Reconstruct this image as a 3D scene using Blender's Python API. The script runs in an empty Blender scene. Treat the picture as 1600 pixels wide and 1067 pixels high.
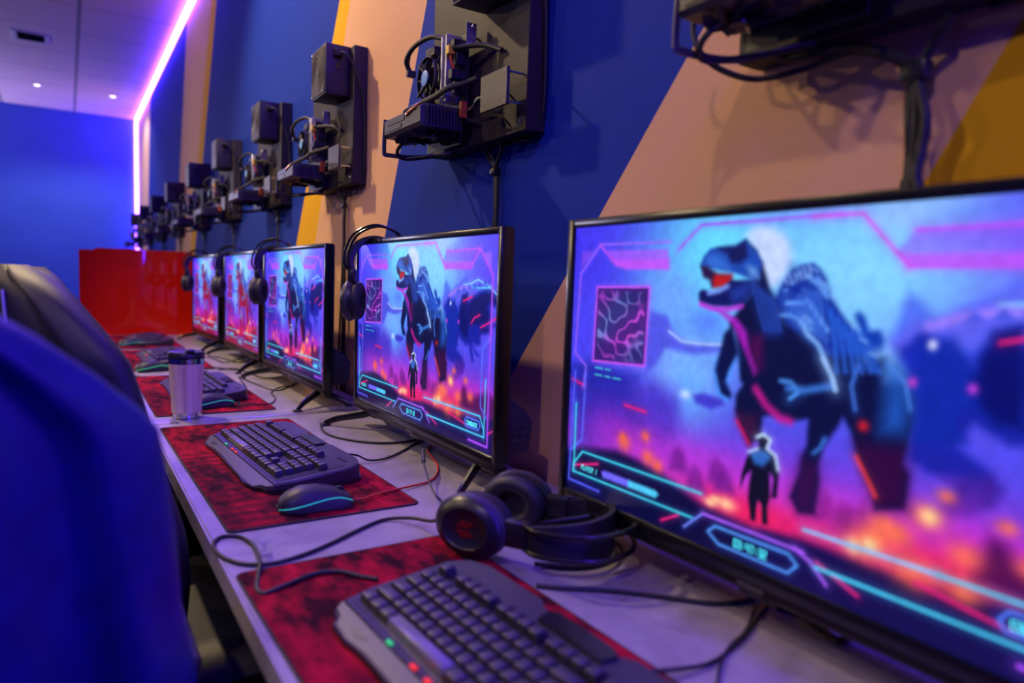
import bpy, bmesh, math, random
import numpy as np
from mathutils import Matrix, Vector, Euler

# ------------------------------------------------------------------ camera, world, exposure
SC = bpy.context.scene
EYE = 1.13                                    # camera height above the floor
FOC = 1097.5                                  # focal length in pixels of the 1600 px wide frame
YAW, PITCH, ROLL = .5654, .0811, .0335
def camera_axes():
    f = Vector((math.sin(YAW) * math.cos(PITCH), math.cos(YAW) * math.cos(PITCH), -math.sin(PITCH)))
    r = Vector((math.cos(YAW), -math.sin(YAW), 0))
    u = r.cross(f)
    return r * math.cos(ROLL) + u * math.sin(ROLL), u * math.cos(ROLL) - r * math.sin(ROLL), f
RT, UP, FW = camera_axes()
cd = bpy.data.cameras.new('camera')
cam = bpy.data.objects.new('camera', cd)
SC.collection.objects.link(cam)
cam.matrix_world = Matrix(((RT.x, UP.x, -FW.x, 0), (RT.y, UP.y, -FW.y, 0), (RT.z, UP.z, -FW.z, EYE), (0, 0, 0, 1)))
cd.sensor_width = 36
cd.lens = FOC / 1600 * 36
cd.clip_start = .02
cd.dof.use_dof = True
cd.dof.focus_distance = 1.52
cd.dof.aperture_fstop = 2.3
SC.camera = cam
SC.view_settings.view_transform = 'Standard'
SC.view_settings.look = 'None'
SC.view_settings.exposure = 0.0
SC.view_settings.gamma = 1
SC.view_settings.use_curve_mapping = False
w = bpy.data.worlds.new('world')
SC.world = w
w.use_nodes = True
w.node_tree.nodes['Background'].inputs[0].default_value = (.02, .015, .06, 1)
w.node_tree.nodes['Background'].inputs[1].default_value = .15

# light levels (the lamps themselves are built further down)
LED_RGB, LED_POWER = (.135, .036, 1.0), 66.0
BLUE_RGB, BLUE_POWER = (.06, .016, 1.0), 60.0  # bluer strips in the near corner and over the front wall   # violet strip along the wall and in the corners
WARM_RGB, WARM_W = (1.0, .74, .40), 175.0      # warm ceiling spots
COOL_RGB, COOL_W = (.85, .82, 1.0), 30.0      # pale downlights by the back wall
SCREEN_POWER = 1.05

# layout
WX = .79                                      # the long wall
CEIL = EYE + 1.93
BACK, FRONT, LEFT = 10.35, -.80, -4.2
DESK = .752
DESK_X0 = .165
PITCH_Y = .9188

COL = SC.collection

def ray(px, py):
    return FW + RT * ((px - 800) / FOC) - UP * ((py - 533.5) / FOC)
def on_desk(px, py, h=.0):                    # the point of the desk top (or h above it) seen at a pixel
    d = ray(px, py)
    t = (DESK + h - EYE) / d.z
    return Vector((d.x * t, d.y * t, DESK + h))
def at_x(px, py, x):
    d = ray(px, py)
    t = x / d.x
    return Vector((x, d.y * t, EYE + d.z * t))

# ------------------------------------------------------------------ materials
def srgb(r, g, b):
    return tuple((c / 12.92 if c <= .04045 else ((c + .055) / 1.055) ** 2.4) for c in (r / 255, g / 255, b / 255))

def mat(name, col, rough=.5, metal=0, noise=.0, scale=40, bump=0, coat=0, spec=.5, emit=None, power=0, trans=0, alpha=1):
    m = bpy.data.materials.new(name)
    m.use_nodes = True
    nt = m.node_tree
    b = nt.nodes['Principled BSDF']
    b.inputs['Base Color'].default_value = (*col, 1)
    b.inputs['Roughness'].default_value = rough
    b.inputs['Metallic'].default_value = metal
    b.inputs['Specular IOR Level'].default_value = spec
    b.inputs['Coat Weight'].default_value = coat
    b.inputs['Coat Roughness'].default_value = .08
    b.inputs['Transmission Weight'].default_value = trans
    if emit:
        b.inputs['Emission Color'].default_value = (*emit, 1)
        b.inputs['Emission Strength'].default_value = power
    if noise or bump:
        tc = nt.nodes.new('ShaderNodeTexCoord')
        n = nt.nodes.new('ShaderNodeTexNoise')
        n.inputs['Scale'].default_value = scale
        n.inputs['Detail'].default_value = 4
        nt.links.new(tc.outputs['Object'], n.inputs['Vector'])
        if noise:
            r = nt.nodes.new('ShaderNodeValToRGB')
            r.color_ramp.elements[0].position, r.color_ramp.elements[1].position = .3, .7
            r.color_ramp.elements[0].color = (*[c * (1 - noise) for c in col], 1)
            r.color_ramp.elements[1].color = (*[min(1, c * (1 + noise)) for c in col], 1)
            nt.links.new(n.outputs['Fac'], r.inputs['Fac'])
            nt.links.new(r.outputs['Color'], b.inputs['Base Color'])
        if bump:
            bp = nt.nodes.new('ShaderNodeBump')
            bp.inputs['Strength'].default_value = bump
            bp.inputs['Distance'].default_value = .002
            nt.links.new(n.outputs['Fac'], bp.inputs['Height'])
            nt.links.new(bp.outputs['Normal'], b.inputs['Normal'])
    return m

class NT:
    """A little helper for node graphs."""
    def __init__(s, m):
        s.nt = m.node_tree
        s.b = s.nt.nodes['Principled BSDF']
    def add(s, kind, **kw):
        n = s.nt.nodes.new(kind)
        for k, v in kw.items():
            setattr(n, k, v)
        return n
    def link(s, a, b):
        s.nt.links.new(a, b)
    def math(s, op, a, b=None, c=None):
        n = s.add('ShaderNodeMath', operation=op)
        for i, x in enumerate((a, b, c)):
            if x is None:
                continue
            if isinstance(x, (int, float)):
                n.inputs[i].default_value = x
            else:
                s.link(x, n.inputs[i])
        return n.outputs[0]
    def mix(s, fac, a, b):
        n = s.add('ShaderNodeMix', data_type='RGBA')
        for sock, x in ((n.inputs[0], fac), (n.inputs[6], a), (n.inputs[7], b)):
            if isinstance(x, (int, float)):
                sock.default_value = x
            elif isinstance(x, tuple):
                sock.default_value = (*x, 1)
            else:
                s.link(x, sock)
        return n.outputs[2]
    def noise(s, vec, scale, detail=4):
        n = s.add('ShaderNodeTexNoise')
        n.inputs['Scale'].default_value = scale
        n.inputs['Detail'].default_value = detail
        s.link(vec, n.inputs['Vector'])
        return n.outputs['Fac']

PEACH, NAVY, YELLOW = (.70, .40, .235), (.011, .034, .32), (.72, .38, .008)
def wall_paint():
    m = mat('striped_wall_paint', PEACH, .75, spec=.08)
    g = NT(m)
    tc = g.add('ShaderNodeTexCoord')
    sx = g.add('ShaderNodeSeparateXYZ')
    g.link(tc.outputs['Object'], sx.inputs[0])
    y, z = sx.outputs['Y'], g.math('SUBTRACT', sx.outputs['Z'], EYE)
    bands = [(.487, -.542, PEACH), (1.080, -.857, NAVY), (2.015, -.432, PEACH), (2.710, -.462, YELLOW), (2.992, -.635, NAVY),
             (5.686, -.592, YELLOW), (5.924, -.601, PEACH), (6.734, -.417, NAVY), (9.227, -.264, PEACH)]
    c = YELLOW
    for y0, k, nxt in bands:                  # slanting paint edges, from the near end of the wall to the far end
        edge = g.math('MULTIPLY_ADD', z, k, y0)
        c = g.mix(g.math('GREATER_THAN', g.math('SUBTRACT', y, edge), 0.0), c, nxt)
    n = g.noise(tc.outputs['Object'], 2.2)
    c2 = g.add('ShaderNodeHueSaturation')
    g.link(c, c2.inputs['Color'])
    g.link(g.math('MULTIPLY_ADD', n, .22, .89), c2.inputs['Value'])
    g.link(c2.outputs[0], g.b.inputs['Base Color'])
    bp = g.add('ShaderNodeBump')
    bp.inputs['Strength'].default_value = .25
    bp.inputs['Distance'].default_value = .002
    g.link(g.noise(tc.outputs['Object'], 160, 3), bp.inputs['Height'])
    g.link(bp.outputs[0], g.b.inputs['Normal'])
    return m

def ceiling_tiles():
    m = mat('ceiling_tiles', (.72, .70, .70), .8)
    g = NT(m)
    tc = g.add('ShaderNodeTexCoord')
    sx = g.add('ShaderNodeSeparateXYZ')
    g.link(tc.outputs['Object'], sx.inputs[0])
    def seam(axis, start, step, half):
        f = g.math('FRACT', g.math('DIVIDE', g.math('SUBTRACT', sx.outputs[axis], start - step * 40), step))
        d = g.math('ABSOLUTE', g.math('SUBTRACT', f, .5))
        return g.math('GREATER_THAN', d, .5 - half / step)
    s1, s2 = seam('Y', 6.25, .695, .006), seam('X', .106, .72, .014)
    c = g.mix(g.math('MAXIMUM', s1, s2), (.82, .66, .72), (.30, .26, .30))
    g.link(c, g.b.inputs['Base Color'])
    bp = g.add('ShaderNodeBump')
    bp.inputs['Strength'].default_value = .2
    g.link(g.noise(tc.outputs['Object'], 220, 3), bp.inputs['Height'])
    g.link(bp.outputs[0], g.b.inputs['Normal'])
    return m

def desk_laminate():
    m = mat('grey_desk_laminate', (.42, .38, .36), .42)
    g = NT(m)
    tc = g.add('ShaderNodeTexCoord')
    a, b = g.noise(tc.outputs['Object'], 5, 6), g.noise(tc.outputs['Object'], 38, 5)
    f = g.math('MULTIPLY_ADD', b, .4, g.math('MULTIPLY', a, .6))
    r = g.add('ShaderNodeValToRGB')
    r.color_ramp.elements[0].position, r.color_ramp.elements[1].position = .35, .68
    r.color_ramp.elements[0].color, r.color_ramp.elements[1].color = (.225, .205, .20, 1), (.41, .38, .375, 1)
    g.link(f, r.inputs[0])
    g.link(r.outputs[0], g.b.inputs['Base Color'])
    g.link(g.math('MULTIPLY_ADD', b, .20, .22), g.b.inputs['Roughness'])
    return m

def pad_print():
    """Red and black printed cloth with rows of faint smeared bars towards the near front corner."""
    m = mat('red_printed_cloth', (.3, .01, .03), .9, spec=.08)
    g = NT(m)
    tc = g.add('ShaderNodeTexCoord')
    sx = g.add('ShaderNodeSeparateXYZ')
    g.link(tc.outputs['Object'], sx.inputs[0])
    mp = g.add('ShaderNodeMapping')
    mp.inputs['Scale'].default_value = (2.2, 1.0, 1.0)
    g.link(tc.outputs['Object'], mp.inputs[0])
    n1, n2 = g.noise(mp.outputs[0], 5.5, 6), g.noise(mp.outputs[0], 22, 5)
    r = g.add('ShaderNodeValToRGB')
    r.color_ramp.elements[0].position, r.color_ramp.elements[1].position = .42, .70
    r.color_ramp.elements[0].color, r.color_ramp.elements[1].color = (.030, .002, .008, 1), (.58, .005, .030, 1)
    g.link(g.math('MULTIPLY_ADD', n2, .35, g.math('MULTIPLY', n1, .68)), r.inputs[0])
    st = g.math('FRACT', g.math('MULTIPLY', sx.outputs['Y'], 28))
    bar = g.math('GREATER_THAN', g.math('ADD', st, g.math('MULTIPLY', g.math('SUBTRACT', n2, .5), 1.2)), .52)
    zone = g.math('MULTIPLY', g.math('LESS_THAN', sx.outputs['X'], -.03), g.math('LESS_THAN', sx.outputs['Y'], .10))
    dark = g.math('MULTIPLY', g.math('MULTIPLY', bar, zone), .62)
    c = g.mix(dark, r.outputs[0], (.06, .005, .015))
    g.link(c, g.b.inputs['Base Color'])
    return m

def carbon_board():
    m = mat('textured_black_board', (.07, .06, .06), .6, spec=.25)
    g = NT(m)
    tc = g.add('ShaderNodeTexCoord')
    v = g.add('ShaderNodeTexVoronoi')
    v.inputs['Scale'].default_value = 260
    v.inputs['Randomness'].default_value = .12
    g.link(tc.outputs['Object'], v.inputs['Vector'])
    g.link(g.mix(g.math('LESS_THAN', v.outputs['Distance'], .33), (.034, .027, .027), (.011, .009, .011)), g.b.inputs['Base Color'])
    bp = g.add('ShaderNodeBump')
    bp.inputs['Strength'].default_value = .5
    bp.inputs['Distance'].default_value = .001
    g.link(v.outputs['Distance'], bp.inputs['Height'])
    g.link(bp.outputs[0], g.b.inputs['Normal'])
    return m

def fan_mesh():
    m = mat('hexagonal_fan_guard', (.16, .145, .13), .45, .6)
    g = NT(m)
    tc = g.add('ShaderNodeTexCoord')
    v = g.add('ShaderNodeTexVoronoi')
    v.inputs['Scale'].default_value = 190
    v.inputs['Randomness'].default_value = .0
    g.link(tc.outputs['Object'], v.inputs['Vector'])
    hole = g.math('LESS_THAN', v.outputs['Distance'], .40)
    g.link(g.mix(hole, (.115, .10, .09), (.014, .013, .015)), g.b.inputs['Base Color'])
    return m

def bamboo():
    m = mat('fluted_bamboo', (.55, .40, .29), .5)
    g = NT(m)
    tc = g.add('ShaderNodeTexCoord')
    mp = g.add('ShaderNodeMapping')
    mp.inputs['Scale'].default_value = (60, 60, 3)
    g.link(tc.outputs['Object'], mp.inputs[0])
    r = g.add('ShaderNodeValToRGB')
    r.color_ramp.elements[0].position, r.color_ramp.elements[1].position = .3, .7
    r.color_ramp.elements[0].color, r.color_ramp.elements[1].color = (.50, .36, .25, 1), (.80, .62, .46, 1)
    g.link(g.noise(mp.outputs[0], 1.0, 3), r.inputs[0])
    g.link(r.outputs[0], g.b.inputs['Base Color'])
    return m

def screen_mat(name, red=0):
    m = mat(name, (.004, .004, .006), .22, spec=.4)
    g = NT(m)
    at = g.add('ShaderNodeAttribute', attribute_name='picture')
    c = at.outputs['Color']
    if red:                                   # sets with their colours shifted towards red
        sp = g.add('ShaderNodeSeparateColor')
        g.link(c, sp.inputs[0])
        dark = g.math('SUBTRACT', 1.0, g.math('MINIMUM', g.math('MULTIPLY', g.math('ADD', sp.outputs[1], g.math('MULTIPLY', sp.outputs[2], .35)), 4.0), 1.0))
        c = g.mix(g.math('MULTIPLY', dark, red), c, (.42, .012, .05))
    g.link(c, g.b.inputs['Emission Color'])
    g.b.inputs['Emission Strength'].default_value = SCREEN_POWER
    return m

M = dict(
    wall=wall_paint(), ceiling=ceiling_tiles(), desk=desk_laminate(), pad=pad_print(), board=carbon_board(), guard=fan_mesh(), bamboo=bamboo(),
    blue=mat('blue_back_wall_paint', (.055, .15, .58), .6, noise=.06, scale=3, bump=.15), plain=mat('dark_blue_wall_paint', (.04, .07, .22), .7, noise=.05, scale=3),
    floor=mat('dark_carpet', (.012, .012, .016), .95, noise=.3, scale=60, bump=.4),
    edge=mat('grey_edge_band', (.34, .31, .30), .35, noise=.1), alu=mat('satin_aluminium', (.62, .62, .66), .3, .9, noise=.05), steel=mat('brushed_steel', (.72, .70, .68), .16, 1, noise=.08, scale=90),
    black=mat('black_plastic', (.014, .013, .016), .36, noise=.15), satin=mat('satin_black_plastic', (.022, .021, .026), .5, noise=.15), gloss=mat('glossy_black_plastic', (.007, .007, .009), .24, coat=0, noise=.1),
    rubber=mat('black_rubber', (.012, .012, .013), .6, noise=.2), grey=mat('grey_metallic_plastic', (.048, .044, .056), .42, .2, noise=.08), silver=mat('silver_plastic', (.058, .054, .060), .42, .1, noise=.08),
    deck=mat('dark_grey_plastic', (.033, .030, .042), .40, .1, noise=.1), key=mat('dark_keycap_plastic', (.023, .021, .032), .42, noise=.12), spacebar=mat('keycap_with_led_sheen', (.15, .14, .18), .3, noise=.08), psu=mat('black_steel_case', (.010, .008, .014), .52, .1, noise=.15),  # space bar paler than the keys: LED reflection put into its colour
    pcb=mat('dark_circuit_board', (.018, .022, .028), .5, noise=.4, scale=120), chrome=mat('bright_metal', (.75, .75, .78), .18, 1, noise=.05), ram=mat('silver_memory_heat_spreader', (.42, .42, .48), .35, .6, noise=.55, scale=60),
    ssd=mat('grey_drive_case', (.045, .038, .042), .45, .2, noise=.15), label=mat('blue_fan_sticker', (.12, .32, .70), .45, noise=.05), copper=mat('copper_heat_pipe', (.85, .42, .16), .25, 1, noise=.05),
    orange=mat('orange_plastic', (.40, .07, .01), .4, noise=.1), yellow=mat('yellow_wire', (.80, .50, .03), .5, noise=.05), redwire=mat('red_wire', (.55, .03, .02), .5, noise=.05),
    red=mat('red_acrylic', (.78, .014, .002), .045, coat=0, noise=.10, scale=6), blue_lit_leather=mat('black_leather_blue_lit', (.006, .006, .135), .45, noise=.2, scale=30, bump=.15), leather=mat('black_leather', (.013, .011, .020), .55, noise=.2, scale=30, bump=.15), piping=mat('pale_stitching', (.45, .45, .50), .5, noise=.05),  # near chair's black leather has the blue strip light put into its colour
    clear=mat('clear_plastic', (.9, .9, .95), .12, trans=.85, noise=.02), white=mat('white_fixture', (.8, .8, .8), .5, noise=.03), stitch=mat('black_stitched_edge', (.015, .012, .014), .8, noise=.2),
    screen=screen_mat('lit_screen'), screen_red=screen_mat('lit_screen_reddish', .65),
    led=mat('violet_led_diffuser', (.5, .4, .8), .5, emit=LED_RGB, power=LED_POWER), led_blue=mat('blue_violet_led_diffuser', (.4, .4, .8), .5, emit=BLUE_RGB, power=BLUE_POWER), led_corner=mat('blue_led_diffuser', (.4, .4, .8), .5, emit=BLUE_RGB, power=BLUE_POWER * 2.1), lamp=mat('lit_lamp_lens', (.9, .9, .9), .5, emit=(.95, .85, 1.0), power=6), lamp_warm=mat('lit_warm_lamp_lens', (.9, .9, .9), .5, emit=WARM_RGB, power=6),
    green_led=mat('green_indicator', (.02, .2, .08), .4, emit=(.03, 1, .30), power=.55), red_led=mat('red_indicator', (.3, .01, .01), .4, emit=(1, .03, .03), power=1.0),
    cyan_led=mat('cyan_light_line', (.02, .2, .2), .4, emit=(.02, .55, .52), power=.55), blue_led=mat('blue_indicator', (.02, .05, .3), .4, emit=(.10, .25, 1), power=.9), dimred=mat('dim_red_emblem', (.16, .008, .008), .35, noise=.1),
)

# ------------------------------------------------------------------ mesh helpers
def T3(x=0, y=0, z=0):
    return Matrix.Translation((x, y, z))
def RZ(a):
    return Matrix.Rotation(a, 4, 'Z')
def RX(a):
    return Matrix.Rotation(a, 4, 'X')
def RY(a):
    return Matrix.Rotation(a, 4, 'Y')

def box(bm, c, s, bev=0, seg=2, mx=None):
    r = bmesh.ops.create_cube(bm, size=1)
    vs = r['verts']
    bmesh.ops.scale(bm, vec=s, verts=vs)
    if bev:
        es = list({e for v in vs for e in v.link_edges})
        q = bmesh.ops.bevel(bm, geom=es, offset=bev, segments=seg, affect='EDGES', profile=.5)
        vs = list({v for f in q['faces'] for v in f.verts} | {v for v in vs if v.is_valid})
    m = T3(*c) if mx is None else mx @ T3(*c)
    bmesh.ops.transform(bm, matrix=m, verts=vs)
    return bm

def box2(bm, a, b, bev=0, seg=2, mx=None):
    return box(bm, [(p + q) / 2 for p, q in zip(a, b)], [abs(q - p) for p, q in zip(a, b)], bev, seg, mx)

def lathe(bm, prof, n=32, mx=None, flute=None):
    """Turn a (radius, height) outline round the z axis; closed with caps when it ends off the axis."""
    rings = []
    for r, z in prof:
        ring = []
        for i in range(n):
            a = 2 * math.pi * i / n
            rr = r + (flute(a, z) if flute and r > 0 else 0)
            p = Vector((rr * math.cos(a), rr * math.sin(a), z))
            ring.append(bm.verts.new(mx @ p if mx else p))
        rings.append(ring)
    for a, b in zip(rings, rings[1:]):
        for i in range(n):
            bm.faces.new((a[i], a[(i + 1) % n], b[(i + 1) % n], b[i]))
    bm.faces.new(rings[0][::-1])
    bm.faces.new(rings[-1])
    return bm

def smooth_path(pts, n=8, closed=False):
    pts = [Vector(p) for p in pts]
    out = []
    N = len(pts)
    rng = range(N if closed else N - 1)
    for i in rng:
        if closed:
            p0, p1, p2, p3 = pts[i - 1], pts[i], pts[(i + 1) % N], pts[(i + 2) % N]
        else:
            p1, p2 = pts[i], pts[i + 1]
            p0 = pts[i - 1] if i else p1 * 2 - p2
            p3 = pts[i + 2] if i + 2 < N else p2 * 2 - p1
        for k in range(n):
            t = k / n
            out.append(.5 * ((2 * p1) + (p2 - p0) * t + (2 * p0 - 5 * p1 + 4 * p2 - p3) * t * t + (3 * p1 - p0 - 3 * p2 + p3) * t ** 3))
    if not closed:
        out.append(pts[-1])
    return out

def tube(bm, pts, r, n=8, smooth=6, closed=False, flat=1.0, up=None, mx=None):
    """A tube along a path; r may be one radius or one for each given point; flat squashes it across `up`."""
    P = smooth_path(pts, smooth, closed) if smooth else [Vector(p) for p in pts]
    rs = r if isinstance(r, (list, tuple)) else None
    rings = []
    N = len(P)
    prev = None
    for i, p in enumerate(P):
        if closed:
            t = P[(i + 1) % N] - P[i - 1]
        else:
            t = P[min(i + 1, N - 1)] - P[max(i - 1, 0)]
        t.normalize()
        if up is not None:
            a = Vector(up)
        elif prev is None:
            a = Vector((0, 0, 1)) if abs(t.z) < .9 else Vector((1, 0, 0))
        else:
            a = prev
        a = (a - t * a.dot(t)).normalized()
        prev = a
        b = t.cross(a)
        if rs:
            q = i / (N - 1) * (len(rs) - 1)
            k = min(int(q), len(rs) - 2)
            rr = rs[k] + (rs[k + 1] - rs[k]) * (q - k)
        else:
            rr = r
        ring = []
        for j in range(n):
            an = 2 * math.pi * (j + .5) / n
            v = p + a * (rr * math.cos(an)) + b * (rr * flat * math.sin(an))
            ring.append(bm.verts.new(mx @ v if mx else v))
        rings.append(ring)
    for i in range(N if closed else N - 1):
        a, b = rings[i], rings[(i + 1) % N]
        for j in range(n):
            bm.faces.new((a[j], a[(j + 1) % n], b[(j + 1) % n], b[j]))
    if not closed:
        bm.faces.new(rings[0][::-1])
        bm.faces.new(rings[-1])
    return bm

def prism(bm, poly, z0, z1, mx=None, inset=0):
    """A flat outline given thickness; z0 and z1 may be functions of (x, y)."""
    f0 = z0 if callable(z0) else (lambda x, y: z0)
    f1 = z1 if callable(z1) else (lambda x, y: z1)
    cx, cy = sum(p[0] for p in poly) / len(poly), sum(p[1] for p in poly) / len(poly)
    def ring(f, k=0):
        o = []
        for x, y in poly:
            d = math.hypot(x - cx, y - cy)
            q = 1 - k / d if d else 1
            X, Y = cx + (x - cx) * q, cy + (y - cy) * q
            v = Vector((X, Y, f(X, Y)))
            o.append(bm.verts.new(mx @ v if mx else v))
        return o
    rs = [ring(f0), ring(f1)] if not inset else [ring(f0), ring(lambda x, y: f1(x, y) - inset), ring(f1, inset)]
    for a, b in zip(rs, rs[1:]):
        for i in range(len(poly)):
            bm.faces.new((a[i], a[(i + 1) % len(poly)], b[(i + 1) % len(poly)], b[i]))
    bm.faces.new(rs[0][::-1])
    bm.faces.new(rs[-1])
    return bm

def loft(bm, rings, mx=None, cap=True):
    vr = [[bm.verts.new(mx @ Vector(p) if mx else Vector(p)) for p in r] for r in rings]
    n = len(vr[0])
    for a, b in zip(vr, vr[1:]):
        for i in range(n):
            bm.faces.new((a[i], a[(i + 1) % n], b[(i + 1) % n], b[i]))
    if cap:
        bm.faces.new(vr[0][::-1])
        bm.faces.new(vr[-1])
    return bm

def B():
    return bmesh.new()

def obj(name, bm, m, parent=None, smooth=True, angle=40):
    """Link a bmesh as ONE mesh object."""
    bmesh.ops.recalc_face_normals(bm, faces=bm.faces[:])
    me = bpy.data.meshes.new(name)
    bm.to_mesh(me)
    bm.free()
    me.materials.append(m)
    if smooth:
        me.shade_smooth()
        try:
            me.set_sharp_from_angle(angle=math.radians(angle))
        except Exception:
            pass
    o = bpy.data.objects.new(name, me)
    COL.objects.link(o)
    if parent:
        o.parent = parent
    return o

def thing(name, label, cat, loc=(0, 0, 0), rz=0, group=None, matrix=None):
    o = bpy.data.objects.new(name, None)
    o.empty_display_size = .05
    COL.objects.link(o)
    if matrix is not None:
        o.matrix_world = matrix
    else:
        o.location = loc
        o.rotation_euler = (0, 0, rz)
    return tag(o, label, cat, group)

def tag(o, label, cat, group=None):
    o['label'] = label
    o['category'] = cat
    if group:
        o['group'] = group
    return o

def struct(name, bm, m, parent=None):
    o = obj(name, bm, m, parent, smooth=False)
    if parent is None:
        o['kind'] = 'structure'
    return o

def copy_tree(o, parent=None, skip=()):
    c = o.copy()
    COL.objects.link(c)
    if parent:
        c.parent = parent
    for ch in list(o.children):
        if ch.name.split('.')[0] not in skip:
            copy_tree(ch, c, skip)
    return c

def spot(name, loc, aim, rgb, watts, size, blend, radius, parent=None):
    l = bpy.data.lights.new(name, 'SPOT')
    l.color, l.energy, l.spot_size, l.spot_blend, l.shadow_soft_size = rgb, watts, size, blend, radius
    o = bpy.data.objects.new(name, l)
    COL.objects.link(o)
    o.location = loc
    o.rotation_euler = (Vector(aim) - Vector(loc)).to_track_quat('-Z', 'Y').to_euler()
    return o

# ------------------------------------------------------------------ the room
struct('floor', box2(B(), (LEFT, FRONT, -.1), (WX, BACK, 0)), M['floor'])
struct('ceiling', box2(B(), (LEFT - .1, FRONT - .1, CEIL), (WX + .1, BACK + .1, CEIL + .1)), M['ceiling'])
struct('wall_right', box2(B(), (WX, FRONT - .1, -.1), (WX + .1, BACK + .1, CEIL)), M['wall'])
struct('wall_back', box2(B(), (LEFT, BACK, -.1), (WX, BACK + .1, CEIL)), M['blue'])
struct('wall_left', box2(B(), (LEFT - .1, FRONT - .1, -.1), (LEFT, BACK + .1, CEIL)), M['plain'])
struct('wall_front', box2(B(), (LEFT, FRONT - .1, -.1), (WX, FRONT, CEIL)), M['plain'])

def strip(name, a, b, label, joints=(), m='led'):
    t = thing(name, label, 'light strip', ((a[0] + b[0]) / 2, (a[1] + b[1]) / 2, min(a[2], b[2])), group='violet light strips')
    loc = t.location.copy()
    A, Bv = Vector(a) - loc, Vector(b) - loc
    bm = B()
    d = (Bv - A).normalized()
    cuts = [0] + list(joints) + [1]
    for p, q in zip(cuts, cuts[1:]):
        P, Q = A.lerp(Bv, p) + d * .004, A.lerp(Bv, q) - d * .004
        lo = Vector([min(P[i], Q[i]) - (.016 if abs(d[i]) < .5 else 0) for i in range(3)])
        hi = Vector([max(P[i], Q[i]) + (.016 if abs(d[i]) < .5 else 0) for i in range(3)])
        box2(bm, lo, hi, .005, 2)
    obj('light_diffuser', bm, M[m], t)
    bm = B()
    if abs(d.x) > .5:
        box2(bm, A + Vector((0, -.0178, -.012)), Bv + Vector((0, -.0165, .015)))
    elif abs(d.z) > .5:
        s = 1 if a[1] > 4 else -1
        box2(bm, A + Vector((.0165, .017 * s, 0)), Bv + Vector((.0175, -.012 * s, 0)))
    else:
        box2(bm, A + Vector((.0165, 0, -.012)), Bv + Vector((.018, 0, .015)))
    obj('mounting_channel', bm, M['alu'], t)
    return t
strip('light_strip', (WX - .018, FRONT + .03, CEIL - .0165), (WX - .018, BACK - .03, CEIL - .0165), 'violet light strip running along the top of the striped wall', (.25, .5, .75))
strip('light_strip', (WX - .018, BACK - .018, .02), (WX - .018, BACK - .018, CEIL - .03), 'upright violet light strip in the far corner beside the blue wall', (.30, .60, .93))
strip('light_strip', (WX - .018, FRONT + .018, .80), (WX - .018, FRONT + .018, CEIL - .03), 'upright blue violet light strip in the near corner behind the camera', (.5,), 'led_corner')
strip('light_strip', (LEFT + .5, FRONT + .018, CEIL - .0165), (WX - .06, FRONT + .018, CEIL - .0165), 'blue violet light strip along the top of the wall behind the camera', (.33, .66), 'led_blue')

def downlight(x, y, label, m, rgb, watts, aim=None, cone=2.4, rad=.04):
    t = thing('downlight', label, 'ceiling light', (x, y, CEIL), group='recessed ceiling lights')
    bm = lathe(B(), [(.030, -.001), (.046, -.001), (.048, -.006), (.034, -.010), (.030, -.004)], 28)
    obj('trim_ring', bm, M['white'], t)
    obj('lens', lathe(B(), [(.028, -.0005), (.028, -.005), (.020, -.007), (.005, -.008)], 24), m, t)
    l = spot('lamp_light', (x, y, CEIL - .03), aim or (x, y, 0), rgb, watts, cone, .5, rad)
    l.parent = t
    l.matrix_parent_inverse = Matrix.Translation((-x, -y, -CEIL))
    return t
downlight(-.237, 9.13, 'lit recessed ceiling light left of the ceiling track, near the back wall', M['lamp'], COOL_RGB, COOL_W)
downlight(.456, 9.14, 'lit recessed ceiling light between the ceiling track and the light strip', M['lamp'], COOL_RGB, COOL_W)
for x, y, e in ((-.30, 3.15, 1.25), (-3.5, 6.3, 1.2), (-1.9, 2.2, .5), (-1.1, -.2, .32)):
    downlight(x, y, 'warm recessed ceiling light over the seats, outside the picture', M['lamp_warm'], WARM_RGB, WARM_W * e, (.30, 1.6, .75) if y < 0 else (WX, y - (.75 if x > -1 else 3.6 if x < -3 else .6), 1.4 if x < -1 else 1.0), 2.2 if x > -1 else 1.5, .05)
# added unseen light at the far left of the back wall, to brighten the ceiling
t = thing('added_wall_light', 'added pale light on the far left of the back wall that brightens the ceiling, out of view', 'added light', (-2.6, BACK, 2.0))
obj('housing', box2(B(), (-.16, -.09, -.05), (.16, 0, .05), .01), M['white'], t)
obj('lens', box2(B(), (-.14, -.08, .05), (.14, -.01, .056)), M['lamp'], t)
l = spot('added_fill_light', (-2.6, BACK - .05, 2.08), (-1.4, BACK - 1.2, CEIL), (.84, .76, 1.0), 330, 2.4, .8, .08)
l.parent = t
l.matrix_parent_inverse = Matrix.Translation((2.6, -BACK, -2.0))

# air vent in the ceiling
t = thing('air_vent', 'rectangular air vent in the ceiling above the light near the back wall', 'vent', (-.227, 7.31, CEIL))
bm = B()
for a, b in (((-.135, -.14), (.135, -.110)), ((-.135, .110), (.135, .14)), ((-.135, -.110), (-.095, .110)), ((.095, -.110), (.135, .110))):
    box2(bm, (a[0], a[1], -.006), (b[0], b[1], 0), .003, 1)
obj('frame', bm, M['white'], t)
obj('backing', box2(B(), (-.095, -.110, -.002), (.095, .110, -.0005)), M['black'], t)
for i in range(7):
    obj('slat', box(B(), (0, 0, 0), (.189, .016, .002), mx=T3(0, -.096 + i * .032, -.0062) @ RX(.40)), M['grey'], t)

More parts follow.
